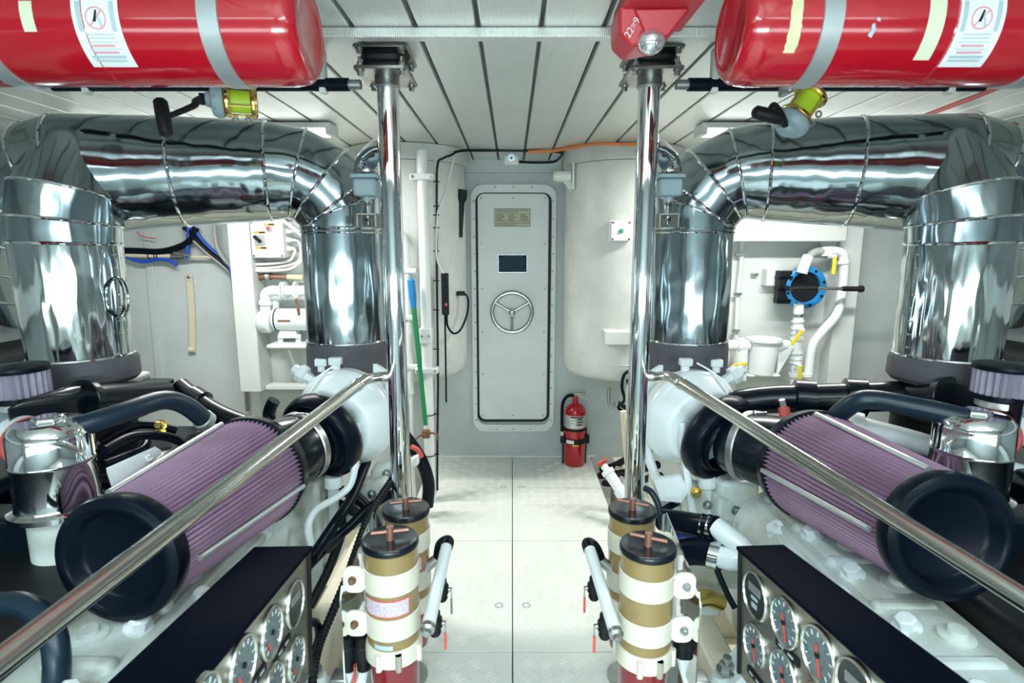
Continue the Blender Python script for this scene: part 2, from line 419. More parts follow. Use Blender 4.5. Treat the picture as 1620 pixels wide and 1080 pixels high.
# walkway side beams and engine girders
for s in (-1, 1):
    MB().box(s*0.545-0.02, s*0.545+0.02, -1.48, 3.85, -0.10, -0.013).build('walkway_beam', 'cream', floor, bevel=0.004)
    MB().box(s*0.72-0.05, s*0.72+0.05, -1.48, 3.6, -0.32, 0.10).build('engine_girder', 'cream', floor, bevel=0.01)
    MB().box(s*1.55-0.05, s*1.55+0.05, -1.48, 3.6, -0.32, 0.10).build('engine_girder', 'cream', floor, bevel=0.01)
    for yy in (0.6, 1.5, 2.4, 3.2):
        MB().box(min(s*0.77, s*1.5), max(s*0.77, s*1.5), yy-0.03, yy+0.03, -0.32, -0.05).build('floor_frame', 'cream', floor, bevel=0.005)

# ------------------------------------------------------------------ watertight door in the aft bulkhead
dr = struct('door_1', (0.01, YB, 0.05))
YD = 3.835
a = P(743, 291, YD); b = P(877, 683, YD)
FW, FH = 0.575, (a.z-b.z); fc = Vector(((a.x+b.x)/2, 0, (a.z+b.z)/2))
pa = P(754, 306, YD); pb = P(866, 663, YD)
PWD, PH = 0.475, pa.z-pb.z; pc = Vector(((pa.x+pb.x)/2, 0, (pa.z+pb.z)/2))
o3 = lambda c, y: Vector((c.x, y, c.z))
# u=X, v=Z -> extrusion along X x Z = -Y (towards the viewer)
MB().frame_prism(rrect(FW, FH, 0.085), rrect(PWD+0.035, PH+0.045, 0.06), o3(fc, YB), X, Z, 0.028).build('door_frame', 'white_flat', dr, bevel=0.004)
MB().frame_prism(rrect(PWD+0.036, PH+0.046, 0.06), rrect(PWD-0.01, PH-0.01, 0.045), o3(pc, YB), X, Z, 0.012).build('gasket', 'blackmat', dr)
MB().prism(rrect(PWD, PH, 0.045), o3(pc, YB), X, Z, 0.030).build('door_panel', 'white_flat', dr, bevel=0.004)
# frame bolts
bs = []
for k in range(14):
    z = fc.z + FH/2 - 0.11 - k*(FH-0.2)/13
    bs += [Vector((fc.x-FW/2+0.024, YB-0.030, z)), Vector((fc.x+FW/2-0.024, YB-0.030, z))]
for x in (-0.12, 0, 0.12):
    bs += [Vector((fc.x+x, YB-0.030, fc.z+FH/2-0.020)), Vector((fc.x+x, YB-0.030, fc.z-FH/2+0.020))]
f0 = MB().lathe((0,0,0), -Y_, [(0.006, 0), (0.006, 0.002), (0.003, 0.004)], 10).build('bolt', 'steel', None); put(f0, bs[0], dr); copies(f0, bs[1:], dr)
ps = []
for k in range(6):
    z = pc.z + PH/2 - 0.03 - k*(PH-0.06)/5
    ps += [Vector((pc.x-PWD/2+0.025, YB-0.032, z)), Vector((pc.x+PWD/2-0.025, YB-0.032, z))]
copies(f0, ps + [Vector((pc.x, YB-0.032, pc.z+PH/2-0.03)), Vector((pc.x, YB-0.032, pc.z-PH/2+0.03))], dr)
YP = YB-0.031
# plaques
def plaque(name, px0, py0, px1, py1, m, edge):
    a = P(px0, py0, YP); b = P(px1, py1, YP); c = (a+b)/2; w, h = b.x-a.x, a.z-b.z
    o = MB().prism(rrect(w, h, 0.004, 2), Vector((c.x, YP, c.z)), X, Z, 0.004).build(name, m, dr)
    MB().frame_prism(rrect(w, h, 0.004, 2), rrect(w-0.008, h-0.008, 0.003, 2), Vector((c.x, YP-0.004, c.z)), X, Z, 0.0012).build('plaque_border', edge, o)
    return o, c, w, h
o, c, w, h = plaque('instruction_plaque', 782, 330, 839, 358.5, 'beige', 'beigeink')
mb = MB()
for z in (0.22, -0.22): mb.obox((c.x, YP-0.0045, c.z+h*z), X, Y_, Z, w, 0.001, 0.002)
for x in (-1/6, 1/6): mb.obox((c.x+w*x, YP-0.0045, c.z), X, Y_, Z, 0.002, 0.001, h*0.44)
mb.build('rule_lines', 'beigeink', o)
mb = MB()
for z in (0.40, 0.31, -0.31, -0.40):
    x = -w*0.44
    while x < w*(0.44 if z in (0.40, -0.31) else 0.1):
        l = random.uniform(0.006, 0.02); mb.obox((c.x+x+l/2, YP-0.0045, c.z+h*z), X, Y_, Z, l, 0.001, 0.0055); x += l+0.004
for col in (-1, 0, 1):
    for r in range(5):
        l = random.uniform(0.5, 0.9)*w/3.5
        mb.obox((c.x+col*w/3-w/6+0.012+l/2, YP-0.0045, c.z+h*(0.16-0.08*r)), X, Y_, Z, l, 0.001, 0.0045)
mb.build('print', 'beigeink', o)
o, c, w, h = plaque('rules_plaque', 788, 402.5, 834, 431, 'navy', 'steel')
mb = MB()
for r in range(11):
    z = 0.40 - r*0.08; x = -w*(0.3 if r == 0 else 0.45)
    while x < w*(0.3 if r == 0 else random.uniform(0.3, 0.45)):
        l = random.uniform(0.004, 0.016); mb.obox((c.x+x+l/2, YP-0.0045, c.z+h*z), X, Y_, Z, l, 0.001, 0.005 if r == 0 else 0.003); x += l+0.003
mb.build('print', 'paleink', o)
# hand wheel with three spokes
hc = P(810, 494, YB-0.09); R = 0.134
wh = MB().torus(hc, Y_, R, 0.0135, 48, 12).build('hand_wheel', 'wheel', dr)
for an in (90+120*k+180 for k in range(3)):
    d = Vector((math.cos(math.radians(an)), 0, math.sin(math.radians(an))))
    MB().cyl(hc+d*0.012, hc+d*(R-0.006), 0.010, n=12).build('spoke', 'wheel', wh)
MB().lathe(hc+Y_*0.062, -Y_, [(0.016, 0), (0.016, 0.05), (0.024, 0.052), (0.024, 0.075), (0.014, 0.082), (0.0, 0.083)], 20).build('hub', 'wheel', wh)

# ------------------------------------------------------------------ round white tanks either side of the door
def tank(cx, cy, r, z0, label):
    t = thing('round_tank', label, 'tank', (cx, cy, z0), 'white tanks beside the door')
    MB().lathe((cx, cy, z0), Z, [(0.0, 0), (r*0.72, 0.0), (r*0.9, 0.018), (r*0.975, 0.05), (r, 0.11), (r, ZC-z0-0.09)], 64).build('shell', 'tank', t, smooth=50)
    MB().lathe((cx, cy, ZC-0.088), Z, [(r, 0), (r+0.018, 0.0), (r+0.018, 0.085)], 64).build('top_flange', 'tank', t)
    MB().torus((cx, cy, z0+0.115), Z, r-0.001, 0.004, 64, 6).build('weld_seam', 'tank', t)
    for s in (-1, 1):
        MB().box(cx+s*0.2-0.012, cx+s*0.2+0.012, cy+r*0.5, YB, z0+0.25, z0+0.75).build('mounting_lug', 'tank', t, bevel=0.003)
    return t
TL = tank(-0.627, 3.51, 0.34, 0.70, 'round white tank left of the door with pipes and cables running down it')
TR = tank(0.665, 3.51, 0.34, 0.70, 'plain round white tank right of the door above the fire extinguisher')
# pipe stub on the right tank
t = thing('pipe_stub', 'short white capped pipe stub at top of right tank', 'pipe', P(905, 283, 3.36))
c = P(903, 279, 3.36)
MB().lathe(c, -X, [(0.032, 0), (0.032, 0.075), (0.024, 0.10), (0.0, 0.108)], 20).build('stub', 'tank', t)
MB().obox(c+X*0.012, X, Y_, Z, 0.016, 0.06, 0.15).build('flange_plate', 'tank', t, bevel=0.003)
MB().prism([(0, 0), (0, -0.06), (-0.05, 0)], c+Vector((0.004, 0.005, -0.028)), X, Z, 0.010).build('gusset', 'tank', t)
# bulkhead plate below the tanks (lighter doubler)
def wallbox(name, px0, py0, px1, py1, yb, yf, m, label, cat, group=None, bevel=0.006):
    a = P(px0, py0, yf); b = P(px1, py1, yf)
    return tag(MB().box(a.x, b.x, yf, yb, b.z, a.z).build(name, m, bevel=bevel), label, cat, group)
# right tank control box with green button
a = P(967, 349, 3.13); b = P(998, 381, 3.13)
t = thing('push_button_box', 'cream control box with green button on right tank', 'switch', ((a.x+b.x)/2, 3.2, b.z))
MB().box(a.x, b.x, 3.13, 3.18, b.z, a.z).build('enclosure', 'white_flat', t, bevel=0.004)
MB().box(a.x-0.004, b.x+0.004, 3.17, 3.185, b.z-0.004, a.z+0.004).build('back_flange', 'white_flat', t, bevel=0.004)
c = (a+b)/2
MB().obox(Vector((c.x+0.002, 3.125, c.z)), X, Y_, Z, 0.020, 0.014, 0.020).build('green_button', 'greenbtn', t, bevel=0.003)
s0 = None
for x in (a.x+0.01, b.x-0.01):
    for z in (a.z-0.01, b.z+0.01):
        MB().cyl((x, 3.131, z), (x, 3.127, z), 0.005, n=10).build('screw', 'blackmat', t)
# white ledge on the right tank, half hidden by the post
wallbox('white_ledge_box', 957, 524, 1008, 546, 3.32, 3.09, 'tank', 'small white box ledge on right tank beside the post', 'box')

# ------------------------------------------------------------------ white framed panels behind the ducts
yf = 3.60
a = P(365, 345, yf); b = P(399, 620, yf)
zb = b.z
tag(MB().box(-1.795, -1.655, yf, YB, zb, ZC).build('pillar', 'panel', bevel=0.006), 'white square pillar left of the bilge pump recess', 'pillar')
t = thing('pump_recess_panel', 'white recess panel carrying pump and switch box on the left', 'panel', (-1.3, 3.80, zb))
MB().box(-1.654, -0.97, 3.78, YB, zb, ZC).build('back_panel', 'panel', t)
MB().box(-1.654, -0.97, 3.66, 3.78, zb, zb+0.03).build('bottom_ledge', 'panel', t, bevel=0.004)
MB().prism([(0, 0), (0.36, 0), (0.0, 0.34)], (-0.98, 3.78, zb+0.03), -X, Z, 0.01).build('gusset', 'panel', t)
MB().box(-1.654, -0.97, 3.64, 3.78, 1.70, 1.80).build('top_rail', 'panel', t, bevel=0.005)
t = thing('bulkhead_panel', 'white panel with deep header behind the blue hand pump', 'panel', (1.7, 3.8, 0.3))
MB().box(1.03, 2.14, 3.78, YB, 0.3, ZC).build('back_panel', 'panel', t)
MB().box(1.03, 2.10, 3.58, 3.78, 1.525, 1.86).build('header', 'panel', t, bevel=0.006)
MB().box(2.11, 2.255, 3.66, YB, 0.3, ZC).build('side_pillar', 'panel', t, bevel=0.006)
MB().prism([(0, 0), (0.10, 0), (0.0, 0.16)], (2.109, 3.72, 1.525), -X, -Z, 0.02).build('corner_gusset', 'panel', t)

# ------------------------------------------------------------------ stainless exhaust ducts
def mitre_rings(path, radii, n=48):
    path = [Vector(p) for p in path]; m = len(path)
    dirs = [(path[i+1]-path[i]).normalized() for i in range(m-1)]
    _, u, v = frame(dirs[0]); rings = []
    for i in range(m):
        if i and i < m-1:
            ax = dirs[i-1].cross(dirs[i])
            nrm = (dirs[i-1]+dirs[i]).normalized()
        else:
            nrm = dirs[0] if i == 0 else dirs[-1]; ax = Vector()
        d = dirs[max(i-1, 0)]; ring = []
        for k in range(n):
            o = (u*math.cos(2*PI*k/n) + v*math.sin(2*PI*k/n))*radii[i]
            ring.append(path[i] + o - d*(o.dot(nrm)/d.dot(nrm)))
        rings.append(ring)
        if ax.length > 1e-6:
            R = Matrix.Rotation(dirs[i-1].angle(dirs[i]), 3, ax.normalized()); u = R @ u; v = R @ v
    return rings
def duct(s, far, near, label):
    """s = -1 left, +1 right; far/near = riser axes (x, y)"""
    fx, fy = far; nx_, ny = near
    t = thing('exhaust_duct', label, 'duct', (fx, fy, 0.97), 'stainless exhaust ducts')
    zr = 1.752; ry = ny + 0.105; zn = 1.718
    run = Vector((nx_-fx, ry-fy, 0)).normalized()
    zt = 1.60
    path = [(fx, fy, 1.135), (fx, fy, 1.555), (fx, fy, 1.625)]; rad = [0.151, 0.151, 0.153]
    # mitred elbow from the riser into the run
    Rb = 0.185
    cen = Vector((fx, fy, zr-Rb)) + run*Rb
    for an in (25, 52, 78):
        th = math.radians(an)
        path.append(cen - run*Rb*math.cos(th) + Z*Rb*math.sin(th)); rad.append(0.158)
    e0 = Vector((fx, fy, zr)) + run*(Rb+0.06); path.append(e0); rad.append(0.170)
    full = (Vector((nx_, ry, zr)) - e0)
    path.append(e0 + full*0.50 - Z*0.012); rad.append(0.180)
    path.append(Vector((nx_, ry, zn)) + run*0.02); rad.append(0.190)
    path.append(path[-1] + run*0.05 + Vector((0, 0.008, -0.014))); rad.append(0.187)
    # outboard elbow, falling away aft towards the hull side
    d = run.copy()
    for k in range(5):
        d = (d + Vector((0, 0.34, -0.58))).normalized(); path.append(Vector(path[-1]) + d*0.105); rad.append(0.178)
    rings = mitre_rings(path, rad)
    for i in range(len(rings)-1):
        MB().loops([rings[i], rings[i+1]], cap=False).build('duct_segment', 'duct', t)
    for i in range(1, len(rings)-1):
        MB().ring_tube(rings[i], 0.0055).build('seam_bead', 'chrome', t)
    MB().torus((fx, fy, 1.138), Z, 0.152, 0.004, 48, 8).build('seam_bead', 'chrome', t)
    MB().torus((fx, fy, 1.54), Z, 0.152, 0.004, 48, 8).build('seam_bead', 'chrome', t)
    MB().lathe((fx, fy, 0.965), Z, [(0.150, 0), (0.158, 0.02), (0.157, 0.14), (0.152, 0.17)], 40).build('lagging_collar', 'lag', t)
    # inspection plate on the lower elbow
    if s > 0:
        pl = MB(); pts = []
        for i in range(5):
            th = math.radians(-128 + i*16)
            pts.append((math.cos(th), math.sin(th)))
        vs = [Vector((fx+0.157*c, fy+0.157*sn, z)) for z in (1.545, 1.635) for c, sn in pts]
        pl.add(vs, [[i, i+1, i+6, i+5] for i in range(4)])
        pl.build('access_plate', 'duct', t)
    # near riser with mitred top that saddles into the run
    z1 = 1.140
    rp = [(nx_, ny, z1), (nx_+s*0.004, ny, 1.50), (nx_, ny, 1.567), (nx_-s*0.01, ny+0.010, 1.650), (nx_-s*0.03, ry-0.045, zn+0.095)]
    rr = mitre_rings(rp, [0.143, 0.148, 0.149, 0.149, 0.115], 64)
    MB().loops([rr[0], rr[1]], cap=False).build('dented_riser', 'duct_dent', t)
    for i in (1, 2, 3): MB().loops([rr[i], rr[i+1]], cap=False).build('duct_segment', 'duct', t)
    for i in (1, 2, 3): MB().ring_tube(rr[i], 0.005).build('seam_bead', 'chrome', t)
    MB().ring_tube(rr[0], 0.005).build('seam_bead', 'chrome', t)
    MB().lathe((nx_, ny, z1-0.085), Z, [(0.143, 0), (0.156, 0.015), (0.155, 0.07), (0.146, 0.088)], 40).build('lagging_collar', 'lag', t)
    # vertical lap seam with an oval cover on the inboard side
    an = math.radians(-4 if s < 0 else 190)
    for q in range(9):
        zq = z1+0.03+q*0.042
        MB().ball((nx_+0.1475*math.cos(an), ny+0.1475*math.sin(an), zq), 0.0035, 8, 6).build('rivet', 'steel', t)
    if s < 0:
        c = Vector((nx_+0.146*math.cos(an), ny+0.146*math.sin(an), 1.33)); nrm = Vector((math.cos(an), math.sin(an), 0))
        _, uu, vv = frame(nrm); ring = [c + nrm*0.004 + Vector((-nrm.y, nrm.x, 0))*0.045*math.cos(2*PI*k/28) + Z*0.062*math.sin(2*PI*k/28) - nrm*(0.0068*math.cos(2*PI*k/28)**2) for k in range(28)]
        MB().ring_tube(ring, 0.0035, 6).build('round_cover_rim', 'duct', t)
    return t
duct(-1, (-0.635, 2.15), (-1.401, 1.80), 'polished steel exhaust duct arching over the left engine, dented outer riser with round cover')
duct(1, (0.675, 2.15), (1.412, 1.80), 'polished steel exhaust duct arching over the right engine, dented outer riser')

# exhaust outlets under the risers (brown primer flanges on the engines)
# ------------------------------------------------------------------ posts with rubber mounts, hand rails
def post(s, px, label):
    x, y = px, 1.75
    t = thing('steel_post', label, 'post', (x, y, 0), 'polished support posts')
    MB().cyl((x, y, 0.0), (x, y, 1.974), 0.032, n=32).build('tube', 'chrome', t)
    MB().lathe((x, y, 1.945), Z, [(0.033, 0), (0.038, 0.006), (0.036, 0.014), (0.036, 0.03)], 32).build('weld_collar', 'steel', t)
    MB().prism(rrect(0.150, 0.195, 0.012, 3), (x, y, 1.974), X, Y_, 0.010).build('lower_plate', 'mountplate', t, bevel=0.002)
    MB().prism(rrect(0.150, 0.195, 0.012, 3), (x, y, 2.030), X, Y_, 0.010).build('upper_plate', 'mountplate', t, bevel=0.002)
    q4 = [rrect(0.118+e, 0.128+e, 0.03, 4) for e in (0, 0.008, 0, 0.008, 0)]
    MB().loops([[Vector((x+a_, y-0.008+b_, 1.984+0.0115*i)) for a_, b_ in q] for i, q in enumerate(q4)]).build('rubber_block', 'blackmat', t)
    for dx in (-0.058, 0.058):
        for dy in (-0.08, 0.08):
            b = MB(); b.bolt((x+dx, y+dy, 1.974), -Z, 0.009, 0.014); b.bolt((x+dx, y+dy, 1.984), Z, 0.009, 0.012)
            b.cyl((x+dx, y+dy, 1.99), (x+dx, y+dy, 2.01), 0.005, n=10); b.bolt((x+dx, y+dy, 2.030), -Z, 0.009, 0.013)
            b.build('bolt', 'steel', t)
    MB().lathe((x, y, 0.0), Z, [(0.07, 0), (0.07, 0.010), (0.034, 0.010)], 32).build('base_flange', 'steel', t)
    # curved arm that carries the duct on a rubber mount
    e = Vector((x + s*0.105, y+0.13, 1.735))
    MB().tube([(x+s*0.012, y+0.012, 1.785), (x+s*0.04, y+0.05, 1.785), (x+s*0.082, y+0.105, 1.770), (x+s*0.103, y+0.128, 1.745), e-Z*0.012], [0.030, 0.040], 20).build('curved_arm', 'chrome', t)
    return t, e
def duct_hanger(s, e, label):
    t = thing('duct_hanger', label, 'bracket', e - Z*0.16, 'rubber duct hangers')
    MB().prism(rrect(0.092, 0.092, 0.014, 3), e - Z*0.030, X, Y_, 0.012).build('top_flange', 'grey_mount', t, bevel=0.003)
    MB().obox(e - Z*0.058, X, Y_, Z, 0.074, 0.074, 0.056).build('mount_body', 'grey_mount', t, bevel=0.010, bseg=3)
    MB().cyl(e - Z*0.102, e - Z*0.086, 0.014, n=16).build('spacer', 'grey_mount', t)
    b = MB(); b.cyl(e - Z*0.175, e - Z*0.10, 0.006, n=12); b.bolt(e - Z*0.102, -Z, 0.011, 0.012); b.bolt(e - Z*0.150, -Z, 0.011, 0.014); b.build('bolt', 'mountplate', t)
    q = e - Z*0.142
    MB().obox(q, X, Y_, Z, 0.062, 0.05, 0.005).build('channel_top', 'mountplate', t, bevel=0.001)
    for d in (-1, 1): MB().obox(q + X*d*0.03 - Z*0.022, X, Y_, Z, 0.005, 0.05, 0.042).build('channel_side', 'mountplate', t, bevel=0.001)
    for d in (-1, 1): MB().ball(e + Vector((d*0.028, -0.038, -0.022)), 0.004, 10, 6).build('rivet', 'chrome', t)
    return t
pt, e = post(-1, -0.366, 'polished steel post left of the walkway beside the green boat hook')
duct_hanger(-1, e, 'grey rubber hanger between left post arm and duct')
pt, e = post(1, 0.404, 'polished steel post right of the walkway under the red emergency light')
duct_hanger(1, e, 'grey rubber hanger between right post arm and duct')

def rail(pts, label):
    t = thing('hand_rail', label, 'rail', pts[0], 'hand rails along the engines')
    MB().tube(pts[:5], 0.0172, 20, 5).build('rail_bend', 'rail', t)
    MB().cyl(pts[4], pts[5], 0.0172, n=24).build('rail_tube', 'rail', t)
    d = (Vector(pts[5])-Vector(pts[4])).normalized()
    MB().lathe(Vector(pts[4])-d*0.008, d, [(0.0175, 0), (0.0195, 0.004), (0.0195, 0.012), (0.0175, 0.016)], 24).build('weld', 'rail', t)
    return t
a = Vector((-0.392, 1.745, 1.082)); j = P(565, 609, 1.62); k = P(0, 1046, 0.60); d = (j-k).normalized()
rail([a, a+Vector((-0.03, -0.012, -0.001)), j+d*0.045+Vector((0.008, 0.004, 0.002)), j+d*0.012, j, k - d*0.45], 'steel hand rail crossing in front of the left air filter')
a = Vector((0.430, 1.745, 1.083)); j = P(1078, 606, 1.62); k = P(1620, 948, 0.79); d = (j-k).normalized()
rail([a, a+Vector((0.03, -0.012, -0.001)), j+d*0.045+Vector((-0.008, 0.004, 0.002)), j+d*0.012, j, k - d*0.55], 'steel hand rail crossing in front of the right air filter')

# grey/black pipes running from the post plates behind the red cylinders
def overhead_pipe(s, px):
    a = Vector((px+s*0.075, 1.74, 1.955)); b = a + X*s*0.9
    t = thing('overhead_pipe', 'black sleeved pipe from %s post bracket behind red cylinder' % ('left' if s < 0 else 'right'), 'pipe', b, 'sleeved overhead pipes')
    MB().cyl(a, a+X*s*0.05, 0.014, n=20).build('bare_end', 'steel', t)
    MB().cyl(a+X*s*0.035, b, 0.0185, n=20).build('black_sleeve', 'rubber', t)
    for q in (0.11, 0.8): MB().obox(a+X*s*q+Z*0.035, X, Y_, Z, 0.02, 0.03, 0.12).build('hanger_clip', 'white_flat', t, bevel=0.004)
overhead_pipe(-1, -0.366); overhead_pipe(1, 0.404)

# ------------------------------------------------------------------ red extinguishing cylinders
RC, CY_, CZ = 0.100, 1.18, 1.902
def wrap_pts(cx, s, r, u, v):
    """u along the cylinder (world x), v arc length: 0 faces the viewer, + up"""
    th = v/r - math.radians(20)
    return Vector((u, CY_ - r*math.cos(th), CZ + r*math.sin(th)))
def patch(name, u0, u1, v0, v1, m, parent, lift=0.0008, nv=14, jag=0.0):
    mb = MB(); r = RC+lift; vs = []
    for i in range(nv+1):
        v = v0+(v1-v0)*i/nv
        for u in (u0, u1): vs.append(wrap_pts(0, 1, r, u + (random.uniform(-jag, jag) if jag else 0), v))
    return mb.add(vs, [[2*i, 2*i+1, 2*i+3, 2*i+2] for i in range(nv)]).build(name, m, parent)
def ring_patch(name, uc, vc, R, w, m, parent, lift=0.0014, n=32):
    mb = MB(); vs = []
    for i in range(n):
        th = 2*PI*i/n
        for q in (R, R-w): vs.append(wrap_pts(0, 1, RC+lift, uc+q*math.cos(th), vc+q*math.sin(th)))
    return mb.add(vs, [[2*i, (2*i+2) % (2*n), (2*i+3) % (2*n), 2*i+1] for i in range(n)]).build(name, m, parent)
def poly_patch(name, pts, m, parent, lift=0.0018):
    return MB().add([wrap_pts(0, 1, RC+lift, u, v) for u, v in pts], [list(range(len(pts)))]).build(name, m, parent)
def red_cylinder(s, xe, label):
    L = 1.15
    t = thing('extinguishing_cylinder', label, 'cylinder', (xe+s*0.5, CY_, CZ-RC), 'red extinguishing cylinders overhead')
    A = X*(s)
    MB().lathe((xe, CY_, CZ), A, [(0.0, 0.014), (0.05, 0.010), (0.068, 0.004), (0.078, 0.0), (0.088, 0.006), (0.096, 0.018), (RC, 0.045), (RC, L-0.05), (0.085, L-0.015), (0.0, L)], 64).build('shell', 'red', t, smooth=60)
    MB().lathe((xe+s*0.373, CY_, CZ), A, [(RC-0.002, -0.006), (RC+0.0015, 0), (RC-0.002, 0.006)], 64, cap=False).build('weld_seam', 'red', t)
    for q in (0.150, 0.575):
        MB().lathe((xe+s*q, CY_, CZ), A, [(RC-0.001, -0.019), (RC+0.003, -0.018), (RC+0.003, 0.018), (RC-0.001, 0.019)], 64, cap=False).build('strap', 'band', t)
        MB().box(xe+s*q-0.02, xe+s*q+0.02, CY_-0.03, CY_+0.03, CZ+RC, ZC).build('strap_hanger', 'band', t, bevel=0.003)
    # main instruction label with a no-fire sign
    if s < 0: u0, u1 = -0.783, -0.700
    else: u0, u1 = 0.795, 0.878
    uc, w = (u0+u1)/2, u1-u0
    lb = patch('instruction_label', u0, u1, -0.062, 0.075, 'paper', t, nv=24)
    ring_patch('no_fire_ring', uc, 0.022, 0.019, 0.0030, 'pinkink', lb)
    poly_patch('no_fire_bar', [(uc-0.014, 0.009), (uc-0.012, 0.007), (uc+0.014, 0.035), (uc+0.012, 0.037)], 'pinkink', lb, 0.0022)
    poly_patch('match_symbol', [(uc-0.006, 0.016), (uc+0.001, 0.036), (uc+0.004, 0.034), (uc, 0.016)], 'blackmat', lb)
    poly_patch('flame_symbol', [(uc+0.002, 0.028), (uc+0.008, 0.020), (uc+0.010, 0.008), (uc+0.006, 0.008)], 'ink', lb)
    k = 0
    for v, h, m, f in ((0.062, 0.009, 'ink', .7), (-0.004, 0.002, 'ink', .62), (-0.010, 0.002, 'ink', .62), (-0.0165, 0.0015, 'ink', .7), (-0.0225, 0.004, 'pinkink', .5), (-0.0285, 0.0015, 'ink', .7), (-0.034, 0.004, 'pinkink', .55), (-0.042, 0.005, 'ink', .75), (-0.049, 0.004, 'ink', .7)):
        patch('print_line', uc-w*f/2, uc+w*f/2, v-h/2, v+h/2, m, lb, 0.0016, 3)
    for e in (-1, 1): patch('print_column', uc+e*w*0.36-0.004, uc+e*w*0.36+0.004, 0.0, 0.05, 'ink', lb, 0.0016, 6)
    if s < 0: patch('date_tag', -0.875, -0.852, -0.0, 0.05, 'tape2', t)
    else:
        patch('masking_tape', 0.497, 0.518, -0.035, 0.09, 'tape', t, nv=20, jag=0.0015)
        patch('paper_tag', 0.742, 0.772, -0.048, 0.08, 'tape2', t, nv=20)
        poly_patch('paint_chip', [(0.640, -0.006), (0.648, -0.010), (0.652, 0.004), (0.648, 0.014), (0.643, 0.012), (0.644, 0.004)], 'ink', t, 0.001)
        poly_patch('paint_chip', [(0.650, 0.018), (0.657, 0.016), (0.656, 0.022), (0.650, 0.023)], 'ink', t, 0.001)
    return t
red_cylinder(-1, -0.3925, 'red extinguishing cylinder on the ceiling left of the walkway, grey strap and white label')
red_cylinder(1, 0.4233, 'red extinguishing cylinder on the ceiling right of the walkway, masking tape beside grey strap')

# ------------------------------------------------------------------ red emergency light
c = P(1036, 34, 1.42)
t = thing('emergency_light', 'red emergency light with clear round lens under the ceiling', 'light', (c.x, c.y, ZC))
yt = 1.44
def pp(px, py, y): return P(px, py, y)
MB().box(c.x-0.085, c.x+0.085, 1.30, 1.50, 2.012, ZC).build('base', 'red_plastic', t, bevel=0.006)
vs = [pp(979, 8, 1.36), pp(1097, 8, 1.36), pp(1058, 60, 1.38), pp(1000, 74, 1.38), pp(979, 54, 1.38)]
bk = [v + Vector((0, 0.11, 0.0)) for v in vs]
for b_ in bk[:2]: b_.z = ZC-0.03
n = 5
MB().add(vs+bk, [list(range(n))[::-1], list(range(n, 2*n))] + [[i, (i+1) % n, n+(i+1) % n, n+i] for i in range(n)]).build('body', 'red_plastic', t, bevel=0.008, bseg=3)
a0 = pp(1004, 14, 1.352); a1 = pp(1092, 12, 1.352); a2 = pp(1056, 58, 1.37); a3 = pp(1022, 56, 1.372)
MB().add([a0, a1, a2, a3]+[p+Y_*0.03 for p in (a0, a1, a2, a3)], [[3,2,1,0],[4,5,6,7],[0,1,5,4],[1,2,6,5],[2,3,7,6],[3,0,4,7]]).build('front_cowl', 'red_plastic', t, bevel=0.004)
lc = pp(1030, 66, 1.375)
ln = MB().ball(lc, 0.031, 24, 14, (1, 0.85, 0.9)).build('lens', 'lens', t)
MB().torus(lc+Vector((0, 0.008, 0.006)), Vector((0, -1, -0.5)), 0.030, 0.003, 28, 8).build('lens_rim', 'red_plastic', ln)
q = pp(1000, 45, 1.36)
uu = (pp(1007, 33, 1.362)-pp(993, 56, 1.362)).normalized(); nn = Vector((0, -1, 0)); vv = nn.cross(uu)
text_mesh('22=9', 0.022, 'marker_note', 'white_text', q + Vector((0, -0.004, 0)), uu, vv, t)

